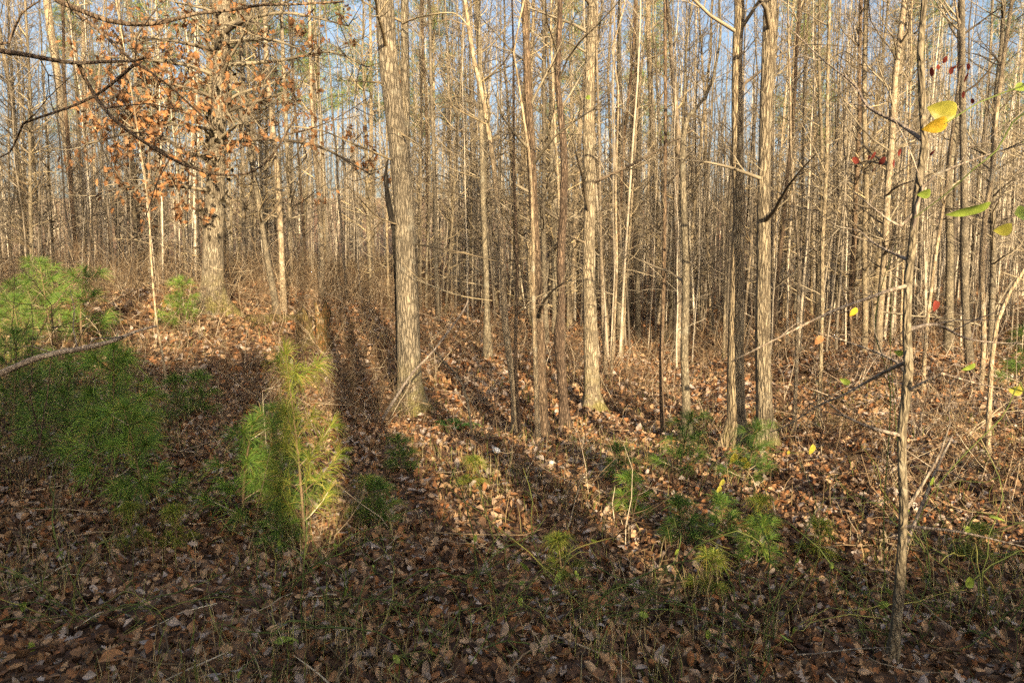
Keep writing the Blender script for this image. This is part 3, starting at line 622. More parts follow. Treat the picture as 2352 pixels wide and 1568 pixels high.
# tree standing left of the frame whose limbs hang into the top left
def overhang():
    Yb = 3.6; o = Vector((-3.75, Yb, hz(-3.75, Yb)))
    t = empty('oak_tree', o); tag(t, 'tree at the left edge whose dark bare limbs hang across the upper left', 'tree')
    rg = np.random.default_rng(77); m = MB()
    P, Rd = catmull([Vector((0, 0, -.3)), Vector((.02, 0, .5)), Vector((-.1, .05, 2)), Vector((-.05, 0, 4)), Vector((.1, .1, 7)), Vector((.2, .3, 10))], [.17, .13, .12, .10, .07, .02], .2)
    m.tube(P, Rd, 14); link('trunk', m.mesh('trunk', M['grey']), t)
    # (points, start width, near depth)
    L = [([(-900, -420), (-300, -200), (40, -60), (130, 0), (180, 22), (250, 48), (330, 57), (400, 45), (450, 32), (520, 25), (600, 12), (680, 10), (790, 4)], 13, 3.5),
         ([(-900, 90), (-350, 70), (-100, 95), (0, 117), (60, 126), (120, 138), (180, 145), (240, 142), (310, 140), (330, 134)], 13, 3.4),
         ([(180, 145), (195, 180), (215, 215), (240, 250), (262, 275), (300, 305), (360, 345), (420, 378), (470, 395), (520, 402), (570, 398), (620, 365), (655, 310), (690, 250)], 8, 3.4),
         ([(130, -10), (170, 25), (215, 60), (260, 100), (310, 145), (345, 165), (385, 195), (430, 235), (500, 300)], 7, 3.6),
         ([(306, 150), (260, 190), (215, 222), (150, 250), (90, 270), (52, 285), (40, 315), (22, 350), (0, 362)], 6, 3.45),
         ([(-10, 102), (20, 98), (35, 60), (50, 30), (92, 2)], 6, 3.4), ([(498, 30), (500, 55), (488, 78), (440, 85)], 5, 3.5)]
    for pts, wd, Y in L:
        pp = [at(x, y, Y + .05 * math.sin(i)) - o for i, (x, y) in enumerate(pts)]
        r0 = wd * .5 * Y / F; r = [r0 * (1 - .75 * i / (len(pp) - 1)) + .0015 for i in range(len(pp))]
        if pts[0][0] < -500: pp[0] = Vector((0, 0, pp[0].z)); r[0] *= 2; r[1] *= 1.4
        q, r_ = catmull(pp, r, .05); m = MB(); m.tube(q, r_, 8)
        for j in range(4, len(q), 5 if pts[0][0] > -500 else 7):
            d = rg.normal(0, 1, 3); d[1] *= .5
            w1 = wander(rg, q[j], d, rg.uniform(.15, .55), 5, .22); m.tube(w1, [.0032, .0028, .0024, .002, .0012], 4)
            for z in range(3):
                w2 = wander(rg, w1[rg.integers(1, 4)], d + rg.normal(0, .6, 3), rg.uniform(.08, .25), 3, .2); m.tube(w2, [.002, .0017, .001], 3)
        link('limb', m.mesh('limb', M['dark']), t)
    cm = MB(); crown_on(rg, cm, P, Rd, 12, 5, 9.8, 1.6); link('crown', cm.mesh('crown', M['twig']), t)
overhang()

# ------------------------------------------------------------------ pine saplings
def proto_pine(seed, Ht, nb, nl, mat, droop=.35, dens=1.0, lean=.1):
    rg = np.random.default_rng(seed); st = MB(); k = 8
    tz = np.linspace(0, 1, k); P = np.stack([lean * Ht * tz ** 1.5, .02 * np.sin(3 * tz), tz * Ht], -1); P[0, 2] = -.05
    st.tube(P, .004 + .009 * Ht * (1 - tz * .8), 6)
    tuf = []     # (pos, dir)
    def shoot(pts, a, b):
        n = max(4, int(np.linalg.norm(pts[-1] - pts[0]) / .009 * dens))
        for i in range(n):
            u = a + (b - a) * rg.random(); x = u * (len(pts) - 1); j = min(int(x), len(pts) - 2)
            tuf.append((pts[j] + (pts[j + 1] - pts[j]) * (x - j), (pts[j + 1] - pts[j]) / np.linalg.norm(pts[j + 1] - pts[j])))
    shoot(P, .45, 1)
    for i in range(26): tuf.append((P[-1], np.array([0, 0, 1.])))
    for w_ in range(nb):
        t = .18 + .68 * w_ / max(1, nb - 1); b = P[int(t * (k - 1))]
        for j in range(nl):
            a = 6.283 * (j + rg.random() * .6) / nl; L = Ht * rg.uniform(.22, .40) * (1.15 - t * .7)
            d = (math.cos(a), math.sin(a), rg.uniform(.35, .9)); br = wander(rg, b, d, L, 5, .08, .06)
            st.tube(br, [.005, .0045, .004, .0035, .003], 4); shoot(br, .35, 1)
            for q in range(16): tuf.append((br[-1], (br[-1] - br[-2]) / np.linalg.norm(br[-1] - br[-2])))
    pos = np.array([a for a, b in tuf]); dr = np.array([b for a, b in tuf])
    pos = np.repeat(pos, 3, 0); dr = np.repeat(dr, 3, 0); n = len(pos)
    dd = dr * rg.uniform(.35, 1.0, n)[:, None] + rg.normal(0, .42, (n, 3)); dd /= np.linalg.norm(dd, axis=1, keepdims=True)
    L = rg.uniform(.11, .19, n) * min(1.0, .55 + .5 * Ht)
    P0 = pos; P1 = pos + dd * (L * .5)[:, None]; P2 = pos + dd * L[:, None]; P1[:, 2] -= L * droop * .18; P2[:, 2] -= L * droop
    P2 = P2; side = np.cross(dd, rg.normal(0, 1, (n, 3))); side /= np.linalg.norm(side, axis=1, keepdims=True)
    nd = MB(); nd.ribbons(np.stack([P0, P1, P2], 1), np.array([.0026, .0026, .0010]), side)
    t = (st.mesh('stem', M['brush']), nd.mesh('needles', M[mat]))
    return t
PP = [proto_pine(1, 1.0, 5, 4, 'needle'), proto_pine(2, .8, 4, 4, 'needle', lean=-.12), proto_pine(3, .45, 3, 4, 'needle'), proto_pine(4, .35, 2, 5, 'yneedle', droop=.5), proto_pine(5, 1.15, 5, 3, 'yneedle', lean=-.10, dens=1.0), proto_pine(6, 1.3, 6, 5, 'needle', dens=.9)]
SAP = [  # base px, top py, proto, label
 (700, 1262, 785, 4, 'tallest pine sapling, its bright tufted leader caught in the narrow sun streak'),
 (560, 1215, 960, 1, 'dim pine sapling just left of the sunlit leader'),
 (655, 1190, 930, 0, 'pine sapling half lit at the foot of the sun streak'),
 (255, 1150, 830, 0, 'dark pine sapling with an upright reddish stem in the left shade'),
 (335, 1200, 960, 1, 'spreading green pine sapling right of the dark upright one'),
 (150, 1090, 850, 0, 'shaded pine sapling left of the dark upright one'),
 (30, 1060, 790, 5, 'bushy pine sapling cut by the left edge'),
 (90, 1010, 870, 1, 'blue green pine seedling behind the bushy edge sapling'),
 (300, 1010, 830, 1, 'small pine behind the two spreading left saplings'),
 (400, 975, 880, 2, 'low pine seedling on the leaves below the crooked stem'),
 (470, 960, 870, 2, 'low pine seedling beside the narrow sun streak at left'),
 (410, 765, 635, 0, 'brightly lit round pine sapling left of the ivy clad oak'),
 (120, 790, 590, 5, 'yellow lit young pine at far left behind the shaded ones'),
 (190, 800, 615, 1, 'olive young pine at far left, right of the yellow lit one'),
 (60, 880, 700, 5, 'dull green young pine at the left edge below the yellow lit one'),
 (30, 770, 640, 1, 'lit young pine touching the left edge'),
 (310, 1265, 1180, 3, 'tiny pine seedling alone on the shaded leaves at left'),
 (410, 1265, 1205, 3, 'tiny pine seedling right of the lone shaded seedling'),
 (640, 1275, 1150, 2, 'dim pine seedling in the shade at the foot of the tallest sapling'),
 (845, 1200, 1100, 3, 'yellow green pine clump between the two sun streaks'),
 (880, 1215, 1120, 2, 'green pine clump right of the yellow green clump'),
 (925, 1090, 1020, 2, 'weeping pine seedling at the top of the wide sun streak'),
 (1085, 1130, 1070, 3, 'thin yellowish pine tuft inside the wide sun streak'),
 (1425, 1110, 1055, 2, 'small pine seedling at the upper end of a dark shadow band'),
 (1455, 1195, 1110, 2, 'pine seedling lying along the dark shadow band'),
 (1562, 1100, 1000, 1, 'upright pine seedling in front of the lichened trunk'),
 (1568, 1265, 1145, 2, 'brightest green pine tuft right of centre'),
 (1660, 1250, 1185, 2, 'drooping pine tuft beside the brightest green one'),
 (1735, 1310, 1205, 2, 'soft green pine tuft, lowest of the right hand group'),
 (1750, 1225, 1150, 3, 'short pine tuft above the lowest soft green one'),
 (1715, 1120, 1010, 1, 'pine seedling spreading in front of the shaggy pair'),
 (1290, 1330, 1245, 3, 'straw tinged pine tuft in the centre foreground'),
 (1625, 1375, 1320, 3, 'sparse little pine tuft below the brightest green one'),
 (1875, 1290, 1215, 3, 'faint pine tuft between the right hand group and the near sapling'),
 (2240, 1300, 1215, 3, 'grassy pine tuft right of the near sapling'),
 (2345, 900, 740, 1, 'lit green young evergreen at the right edge'),
]
rs = random.Random(8)
for bx, by, ty, pi, lab in SAP:
    b = hit(bx, by); top = at(bx, ty, b.y); hgt = top.z - b.z; ph = (1.0, .8, .45, .35, 1.15, 1.3)[pi]
    t = empty('pine_sapling', (b.x, b.y, hz(b.x, b.y)), 0 if pi == 4 else rs.uniform(-.5, .5) + (0 if rs.random() < .5 else 3.1)); s = max(.55, hgt / (ph * 1.12))
    wd = 1.2 if bx < 500 else (.72 if pi == 4 else 1.25); hs = 1.22 if bx < 500 and by > 850 else 1.05; t.scale = (s * wd, s * wd, s * hs); tag(t, lab, 'pine sapling', 'young pines scattered over the forest floor')
    link('stem', PP[pi][0], t); link('needles', PP[pi][1], t)

# ------------------------------------------------------------------ stump, log, fern, stone, branches, vines
def stump():
    b = hit(700, 800); o = Vector((b.x, b.y, hz(b.x, b.y)))
    t = empty('tree_stump', o); tag(t, 'jagged mossy stump with glowing orange rotten wood on the left bank', 'tree stump')
    rg = np.random.default_rng(4)
    def col(cx, cy, r, h, n=22, k=16):
        m = MB(); V = []
        for i in range(k):
            for j in range(n):
                a = 6.283 * j / n; z = h * i / (k - 1)
                rim = 1 - .38 * (.5 + .5 * math.sin(a * 2.3 + cx * 9)) - .16 * mn.noise(Vector((math.cos(a) * 4, math.sin(a) * 4, 3)))
                zz = z * (1 if i < k * .5 else (1 - (i / (k - 1) - .5) * 2 * (1 - rim) * .8))
                rr = r * (1.35 - .5 * min(1, z / (.4 * h)) * .6 + .30 * mn.noise(Vector((math.cos(a) * 2.2, math.sin(a) * 2.2, z * 3 + cx))) + .12 * math.sin(5 * a))
                V.append((cx + rr * math.cos(a), cy + rr * math.sin(a), zz - .08))
        # inner wall
        for j in range(n):
            x, y, z = V[(k - 1) * n + j]; V.append((cx + (x - cx) * .6, cy + (y - cy) * .6, z - .05))
        for j in range(n): V.append((cx, cy, h * .35))
        i = np.arange(k + 1)[:, None] * n; j = np.arange(n)[None, :]; j2 = (j + 1) % n
        m.add(np.array(V), np.stack([i + j, i + j2, i + n + j2, i + n + j], -1).reshape(-1, 4)); return m
    s = b.y / F
    link('rotten_shell', col(0, 0, 17 * s, 105 * s).mesh('rotten_shell', M['mossy']), t)
    link('upright_splinter', col(36 * s, .15, 15 * s, 118 * s).mesh('upright_splinter', M['rot']), t)
stump()
def log_between(name, pxs, Y, r0, r1, mat, lab, cat, twigs=0, sides=9, ground=False, sd=1):
    rg = np.random.default_rng(sd)
    pts = [at(x, y, Yv) for (x, y), Yv in zip(pxs, Y)]
    if ground: pts = [Vector((p.x, p.y, hz(p.x, p.y) + r0 * .7)) for p in [hit(x, y) for x, y in pxs]]
    o = pts[0].copy(); pts = [p - o for p in pts]; n = len(pts)
    q, r_ = catmull(pts, [r0 + (r1 - r0) * i / (n - 1) for i in range(n)], .05); r_ = r_ * (1 + rg.normal(0, .04, len(r_)))
    m = MB(); m.tube(q, r_, sides); ob = link(name, m.mesh(name, M[mat]), loc=o); tag(ob, lab, cat)
    if twigs:
        for i in range(twigs):
            m = MB()
            d = rg.normal(0, 1, 3); d[2] = abs(d[2]) * .7; a = q[rg.integers(len(q) // 4, len(q))]
            L = rg.uniform(.1, .5); wv = wander(rg, a, d, L, 4, .2); rr = r1 * .5 + .0012; m.tube(wv, [rr, rr * .8, rr * .6, rr * .3], 4); link('twig', m.mesh('twig', M[mat]), ob)
    return ob
log_between('fallen_branch', [(-620, 1180), (-300, 990), (0, 858), (100, 818), (200, 798), (262, 782), (310, 762), (360, 748)], [4.2, 4.1, 4, 4, 4.02, 4.05, 4.1, 4.15], .024, .006, 'dead', 'long grey dead branch reaching in from the left edge', 'branch', 5)
log_between('fallen_branch', [(-60, 1230), (60, 1200), (140, 1188), (245, 1178)], [0] * 4, .012, .005, 'dead', 'thin pale stick lying on shaded leaves at lower left', 'branch', 0, 6, True)
log_between('fallen_log', [(570, 748), (620, 745), (690, 742)], [0] * 3, .10, .07, 'mossy', 'mossy rotten log lying left of the stump', 'log', 0, 12, True)
log_between('fallen_branch', [(880, 960), (905, 920), (945, 860), (1000, 800), (1060, 720), (1075, 690)], [6.9, 6.9, 7.0, 7.1, 7.3, 7.35], .016, .007, 'dead', 'broken pale branch leaning across the foot of the forked oak', 'branch', 6, sd=3)
log_between('fallen_branch', [(1085, 1010), (1075, 930), (1055, 870), (1020, 830), (985, 790)], [7.2, 7.2, 7.25, 7.3, 7.4], .014, .006, 'grey', 'leaning bare stick crossing right of the forked oak', 'branch', 6, sd=4)
log_between('fallen_branch', [(1985, 1000), (2040, 1015), (2120, 1010), (2200, 990)], [0] * 4, .018, .010, 'dead', 'bleached branch lying behind the near sapling', 'branch', 3, 7, True)
log_between('fallen_branch', [(1895, 912), (1935, 925), (1970, 950), (2000, 975)], [0] * 4, .035, .02, 'dark', 'dark rotting branch on the ground left of the near sapling', 'branch', 2, 8, True)
log_between('fallen_branch', [(1610, 1440), (1660, 1490), (1750, 1500), (1820, 1530), (1890, 1560)], [0] * 5, .010, .006, 'dead', 'crooked pale stick on the leaves at the bottom right', 'branch', 4, 6, True)
log_between('fallen_branch', [(2060, 1300), (2110, 1180), (2150, 1080), (2188, 1000)], [3.9, 4.0, 4.1, 4.2], .011, .006, 'dead', 'pale stick leaning right from the foot of the near sapling', 'branch', 3, sd=5)
log_between('fallen_branch', [(515, 1447), (560, 1480), (600, 1510)], [0] * 3, .008, .005, 'dead', 'short grey stick in the shaded foreground left of centre', 'branch', 0, 6, True)
log_between('fallen_branch', [(1775, 1150), (1790, 1225), (1810, 1290), (1825, 1320)], [4.4, 4.35, 4.3, 4.25], .006, .009, 'dead', 'forked tan stick standing among the right hand pine tufts', 'branch', 5, sd=8)

def fern():
    b = hit(1045, 985); o = Vector((b.x, b.y, hz(b.x, b.y))); rg = np.random.default_rng(2)
    t = empty('fern', o); tag(t, 'bright green fern on the leaves right of the forked oak', 'fern')
    for i in range(12):
        a = rg.uniform(0, 6.28); L = rg.uniform(.18, .34); m = MB(); k = 14; tz = np.linspace(0, 1, k)
        sp = np.stack([math.cos(a) * L * tz, math.sin(a) * L * tz, L * (.75 * tz - .75 * tz ** 2.2 * .8)], -1); m.tube(sp, .002 * (1 - .7 * tz) + .0008, 3)
        d = np.array([-math.sin(a), math.cos(a), 0]); P = []; S = []
        for j in range(1, k):
            for s in (-1, 1):
                l = .07 * math.sin(math.pi * (j / k) ** .8) + .008; e = sp[j] + d * s * l + np.array([0, 0, -.01]); P.append([sp[j], (sp[j] + e) / 2 + np.array([0, 0, .005]), e]); S.append((math.cos(a), math.sin(a), 0))
        m.ribbons(np.array(P), np.array([.016, .016, .004]), np.array(S)); link('frond', m.mesh('frond', M['fern']), t)
fern()
def stones():
    for i, (x, y, s, lab) in enumerate(((1139, 1050, .035, 'small white stone on brown leaves below the fern'), (1268, 1078, .022, 'tiny cream stone on brown leaves right of the white stone'))):
        b = hit(x, y); m = bpy.data.meshes.new('stone'); import bmesh
        bm = bmesh.new(); bmesh.ops.create_icosphere(bm, subdivisions=3, radius=s)
        for v in bm.verts: v.co *= 1 + .35 * mn.noise(v.co * 30 + Vector((i, 0, 0))); v.co.z *= .7
        bm.to_mesh(m); bm.free(); m.materials.append(M['stone'])
        tag(link('stone', m, loc=(b.x, b.y, hz(b.x, b.y) + .05)), lab, 'stone')
stones()
# bare arching shrub at the left edge and other shrubs
def shrub_at(px, py, hgt, n, mat, lab, name='bare_shrub', cat='shrub', seed=1, spread=.7, r=.006, group=None, wob=.13, leaves=None):
    b = hit(px, py); o = Vector((b.x, b.y, hz(b.x, b.y))); rg = np.random.default_rng(seed); m = MB(); lv = []
    for i in range(n):
        a = rg.uniform(0, 6.28); d = (math.cos(a) * spread * rg.random(), math.sin(a) * spread * rg.random(), 1)
        p = wander(rg, (rg.normal(0, .04), rg.normal(0, .04), -.03), d, hgt * rg.uniform(.6, 1.15), 9, wob, -.07)
        m.tube(p, [r * (1.1 - .1 * j) for j in range(9)], 5)
        for q in range(7):
            dd = rg.normal(0, 1, 3); dd[2] = dd[2] * .5 + .2; s = wander(rg, p[rg.integers(2, 9)], dd, hgt * rg.uniform(.15, .4), 5, .2)
            m.tube(s, [r * .5, r * .45, r * .4, r * .3, r * .2], 3)
            for z in range(2): e = wander(rg, s[rg.integers(1, 5)], dd + rg.normal(0, .7, 3), hgt * rg.uniform(.05, .15), 3, .2); m.tube(e, [r * .35, r * .3, r * .18], 3)
            if leaves and rg.random() < .3: lv.append(s[-1])
    ob = link(name, m.mesh(name, M[mat]), loc=o); tag(ob, lab, cat, group)
    if lv: m = MB(); leaves_at(m, lv, rg, .04, .08, SIMPLE); link('leaves', m.mesh('leaves', M[leaves], False), ob)
SH = [(60, 1120, 1.35, 7, 'dark', 'dark arching bare shrub at the left edge in front of the pines', .9, .006),
      (-40, 1020, 1.8, 6, 'dark', 'taller dark bare shrub leaning in from the left edge', 1.0, .007),
      (150, 930, 1.0, 8, 'brush', 'brown bare shrub between the far left pines', .7, .005),
      (300, 880, .9, 9, 'brush', 'brown twiggy shrub right of the far left pines', .7, .005),
      (560, 860, .8, 8, 'brush', 'rusty twiggy shrub beneath the ivy clad oak', .7, .005),
      (800, 880, 1.0, 12, 'brush', 'wide pale twiggy shrub right of the mossy stump', 1.0, .0045),
      (770, 960, .8, 10, 'brush', 'fan of straw stems below the mossy stump', 1.1, .004),
      (870, 985, .8, 9, 'brush', 'tangled dry shrub at the left foot of the forked oak', .9, .0045),
      (2190, 1010, 1.0, 9, 'brush', 'brown twiggy shrub behind the near sapling', .8, .0045),
      (2300, 1100, 1.2, 9, 'brush', 'brown shrub by the right edge at the thin leaning stem', .9, .0045),
      (2010, 1120, .7, 7, 'brush', 'low dry shrub left of the near sapling', .9, .004),
      (2100, 1010, 1.3, 9, 'dead', 'bleached branching shrub directly behind the near sapling trunk', .9, .005),
      (1900, 1000, 1.0, 8, 'brush', 'brown brittle shrub right of the slender sunlit stem', 1.0, .0045),
      (2335, 980, 1.4, 9, 'dead', 'tall bleached shrub touching the right edge', .9, .005),
      (2160, 1130, .8, 8, 'brush', 'low tangled shrub right of the near sapling foot', 1.1, .004),
      (1800, 930, .9, 8, 'brush', 'thin brown shrub just behind the right shaggy trunk', .9, .0045),
      (1430, 960, .8, 8, 'brush', 'thin brown shrub between the straight pale trunk and the blackish stem', .9, .004),
      (1120, 940, .9, 8, 'dead', 'pale arching shrub between the fern and the centre trunks', 1.0, .004),
      (1000, 880, 1.0, 9, 'brush', 'brown arching shrub close right of the forked oak', 1.0, .0045),
      (1960, 900, 1.3, 8, 'dead', 'spindly pale shrub between the sleeved trunk and the near sapling', .8, .005)]
for i, (x, y, h_, n, mat, lab, sp_, r) in enumerate(SH): shrub_at(x, y, h_, n, mat, lab, seed=40 + i, spread=sp_, r=r)

# green briars
def briar(px, py, n, L, lab, seed, leafc='leafG', nl=4, up=1.0):
    b = hit(px, py); o = Vector((b.x, b.y, hz(b.x, b.y))); rg = np.random.default_rng(seed); m = MB(); lv = []
    for i in range(n):
        a = rg.uniform(0, 6.28); d = (math.cos(a) * .8, math.sin(a) * .6, up * rg.uniform(.5, 1.4)); p = wander(rg, (rg.normal(0, .08), rg.normal(0, .06), -.02), d, L * rg.uniform(.5, 1.2), 12, .2, -.10)
        g = np.array([hz(o.x + q[0], o.y + q[1]) - o.z + .02 for q in p]); p[1:, 2] = np.maximum(p[1:, 2], g[1:])
        m.tube(p, [.0026] * 8 + [.0022, .002, .0016, .001], 4)
        for q in range(6):
            s = wander(rg, p[rg.integers(2, 11)], rg.normal(0, 1, 3), rg.uniform(.06, .25), 4, .3); m.tube(s, [.0017, .0015, .0012, .0008], 3)
        lv.append(p[rg.integers(5, 12)])
    ob = link('greenbriar', m.mesh('greenbriar', M['briar']), loc=o); tag(ob, lab, 'briar')
    m = MB(); leaves_at(m, lv[:nl], rg, .035, .06, SIMPLE); link('leaves', m.mesh('leaves', M[leafc], False), ob)
BR = [(620, 1400, 'green briar tangle in the dark leaves left of centre'), (850, 1450, 'green briar tangle at bottom centre left'), (1120, 1400, 'green briar tangle just below the wide sun streak'), (1330, 1460, 'briar tangle in the bottom centre'),
      (1480, 1420, 'briar tangle below the brightest green pine tuft'), (1000, 1540, 'briar tangle along the bottom edge at centre'), (1760, 1460, 'briar tangle left of the near sapling foot'), (2250, 1450, 'briar tangle in the bottom right corner'), (2090, 1500, 'upright green briar stems around the near sapling foot'), (2170, 1290, 'briar tangle right of the near sapling'), (200, 1430, 'sparse briar in the lower left shade')]
for i, (x, y, lab) in enumerate(BR): briar(x, y, 9 if i < 7 else 12, .8, lab, 60 + i)

# leafy vine close to the camera at right, leaves one by one
def big_leaf(L, W, curl, fold, n=12):
    m = MB(); V = []; t = np.linspace(0, 1, n)
    for i in range(n):
        w_ = W * .5 * (math.sin(math.pi * t[i] ** .75) ** .8 if 0 < i < n - 1 else .03)
        for j in range(5):
            s = (j - 2) / 2; V.append((L * t[i], s * w_, -curl * L * t[i] ** 2 + fold * abs(s) * w_ + .02 * L * math.sin(8 * t[i] + s)))
    i = np.arange(n - 1)[:, None] * 5; j = np.arange(4)[None, :]
    m.add(np.array(V), np.stack([i + j, i + j + 1, i + 6 + j, i + 5 + j], -1).reshape(-1, 4)); return m
def vine(name, stems, leaves, lab, r=.0028, mat='briar'):
    o = None; t = None
    for L, Y in stems:
        pts = [at(x, y, Yv) if Yv else hit(x, y) for (x, y), Yv in zip(L, Y)]
        if o is None:
            o = pts[0].copy(); t = empty(name, o); tag(t, lab, 'vine')
        q, r_ = catmull([p - o for p in pts], [r * (1 - .5 * i / (len(pts) - 1)) for i in range(len(pts))], .03); m = MB(); m.tube(q, r_, 6); link('stem', m.mesh('stem', M[mat]), t)
    for (x, y, Y, L, W, ang, tilt, mt, lb) in leaves:
        m = big_leaf(L, W, .25, .35); ob = link('leaf', m.mesh('leaf', M[mt]), t, loc=at(x, y, Y) - o); ob.rotation_euler = (R(tilt), -R(ang), 0)
        ob.rotation_mode = 'XYZ'
        if lb: ob['label'] = lb
vine('greenbriar_vine', [([(2700, 1700), (2600, 900), (2450, 150), (2352, 196), (2300, 215), (2250, 235), (2205, 262), (2170, 285)], [2.0, 1.95, 1.9, 1.9, 1.9, 1.9, 1.9, 1.9]),
                         ([(2560, 700), (2480, 300), (2352, 260), (2290, 345), (2240, 385), (2180, 440), (2100, 500)], [2.0, 2.0, 2.0, 2.0, 2.0, 2.05, 2.1])],
     [(2196, 262, 1.9, .068, .055, 168, 70, 'leafGY', 'green leaf turning yellow at its edge'), (2176, 275, 1.9, .060, .042, 208, 60, 'leafO', 'orange yellow leaf'), (2275, 465, 2.0, .11, .035, 205, 50, 'leafG', 'long curled green leaf'), (2330, 490, 2.0, .05, .05, -10, 60, 'leafG', None), (2325, 520, 2.0, .045, .04, 200, 60, 'leafGY', None), (2330, 205, 1.9, .05, .03, 10, 60, 'leafG', None), (2138, 440, 2.1, .035, .03, 200, 60, 'leafG', None)],
     'leafy greenbriar vine close by at the right edge with big green and yellow leaves')
vine('greenbriar_vine', [([(1600, 1150), (1640, 1062), (1700, 1040), (1760, 1042), (1790, 1036), (1830, 1040), (1872, 1030)], [None, 4.5, 4.5, 4.5, 4.5, 4.5, 4.5])],
     [(1690, 1040, 4.45, .07, .045, 250, 80, 'leafY', None), (1716, 1052, 4.45, .05, .035, 200, 80, 'leafY', None), (1722, 1060, 4.45, .055, .04, 235, 80, 'leafY', None), (1868, 1020, 4.45, .07, .04, 260, 80, 'leafY', None), (1812, 1035, 4.45, .025, .02, 260, 80, 'leafY', None), (1662, 1100, 4.4, .05, .03, 250, 80, 'leafGY', None), (1655, 1115, 4.4, .05, .03, 250, 80, 'leafGY', None)],
     'thin green vine with bright yellow leaves in front of the shaggy pair', r=.002)
vine('greenbriar_vine', [([(2352, 1240), (2352, 900), (2300, 960), (2200, 1060), (2130, 1150), (2095, 1250)], [None, 3.2, 3.2, 3.25, 3.3, 3.3]), ([(2040, 1480), (2030, 1200), (2045, 900), (2010, 760), (2030, 640), (2060, 560)], [3.4] * 6), ([(2090, 1500), (2075, 1250), (2060, 1000), (2045, 800), (2050, 640)], [3.5] * 5)],
     [(1953, 880, 3.4, .05, .03, 160, 70, 'leafG', None), (2240, 835, 3.3, .06, .03, 215, 70, 'leafG', None), (2350, 895, 3.2, .06, .05, 185, 70, 'leafGY', None), (2075, 812, 3.3, .04, .03, 170, 70, 'leafG', None)],
     'long green briar stems climbing beside the near sapling', r=.003)
def single_leaf(px, py, Y, L, W, ang, tilt, mt, lab):
    b = at(px, py, Y) if Y else hit(px, py) + Vector((0, 0, .05)); m = big_leaf(L, W, .3, .4); ob = link('leaf', m.mesh('leaf', M[mt]), loc=b); ob.rotation_euler = (R(tilt), -R(ang), 0); tag(ob, lab, 'leaf')
single_leaf(630, 1502, None, .12, .05, 4, 15, 'leafG', 'green leaf lying on shaded leaves at the bottom, left of centre')
single_leaf(1885, 770, 6.0, .085, .07, 250, 80, 'leafB', 'curled brown leaf snagged on a twig against the sleeved trunk')
single_leaf(1965, 705, 5.0, .07, .05, 250, 80, 'leafO', 'tan leaf dangling from a twig left of the near sapling')
single_leaf(2148, 690, 4.5, .07, .05, 280, 80, 'redleaf', 'dark red leaf dangling right of the near sapling')
single_leaf(1356, 222, 7.5, .05, .045, 200, 80, 'leafG', 'green leaf high on the straight pale trunk')
single_leaf(230, 1545, None, .10, .07, 20, 15, 'leafB', 'large brown leaf at the bottom left corner area')
single_leaf(1350, 1415, None, .09, .07, 20, 45, 'litter', 'pale tan leaf propped up in the centre foreground')

# ------------------------------------------------------------------ background woods
rb = random.Random(21); placed = list(NAMED_XY)
GRP = 'bare trees crowded through the woods'
def okay(x, y, d):
    return all((x - a) ** 2 + (y - b) ** 2 > d * d for a, b in placed)
ZONE = [(170, 'at the far left edge'), (330, 'left of the withered oak'), (470, 'close left of the withered oak'), (600, 'close right of the withered oak'), (760, 'behind the mossy stump'), (900, 'close left of the forked oak'), (1080, 'close right of the forked oak'), (1220, 'behind the dark furrowed trunk'), (1380, 'behind the burled tree'), (1500, 'behind the bright cream trunk'), (1640, 'behind the lichened tree'), (1800, 'behind the shaggy pair'), (1950, 'right of the shaggy pair'), (2100, 'behind the near sapling'), (2230, 'right of the near sapling'), (9999, 'at the right edge')]
def bglabel(x, y, look):
    px = 1176 + F * x / y
    for a, b in ZONE:
        if px < a: return look + ' in the woods ' + b
TONE = ['grey', 'pale cream', 'grey', 'pale cream', 'shaggy brown', 'furrowed tan', 'dark', 'grey', 'grey']
cnt = 0; tries = 0
while cnt < 125 and tries < 40000:
    tries += 1
    y = 12 + 14 * rb.random() ** .75; x = rb.uniform(-1, 1) * .76 * y
    px = 1176 + F * x / y
    if y < 14.5 and not (px > 1850 or px < 350): continue
    if px < 1000 and y < 17: continue
    if not okay(x, y, .5): continue
    placed.append((x, y)); i = rb.randrange(len(PROTO))
    t = empty('bare_tree', (x, y, hz(x, y)), rb.uniform(0, 6.28)); q = rb.uniform(.7, 1.25); s = rb.uniform(.75, 1.1); t.scale = (s * q, s * q, s)
    ln = .10 if rb.random() < .15 else .035; t.rotation_euler.x = rb.gauss(0, ln); t.rotation_euler.y = rb.gauss(0, ln)
    tag(t, bglabel(x, y, TONE[i] + (' thin' if q < .95 else ' stout') + (' leaning' if ln > .05 else '') + ' bare tree'), 'tree', GRP); link('trunk', PROTO[i][0], t); link('crown', PROTO[i][1], t); cnt += 1
cnt = 0
while cnt < 140:
    y = 26 + 20 * rb.random(); x = rb.uniform(-1, 1) * .76 * y
    if not okay(x, y, .6): continue
    placed.append((x, y)); i = rb.randrange(8)
    o = link('bare_tree', FARM[i], loc=(x, y, hz(x, y))); ln = .10 if rb.random() < .15 else .035; o.rotation_euler = (rb.gauss(0, ln), rb.gauss(0, ln), rb.uniform(0, 6.28)); s = rb.uniform(.6, .95); q = rb.uniform(.5, .95); s *= (.78 if x < -.28 * y else 1); o.scale = (s * q, s * q, s)
    tag(o, bglabel(x, y, 'distant ' + ('thin' if q < .65 else 'stout') + (' leaning' if ln > .05 else '') + ' bare tree'), 'tree', GRP); cnt += 1
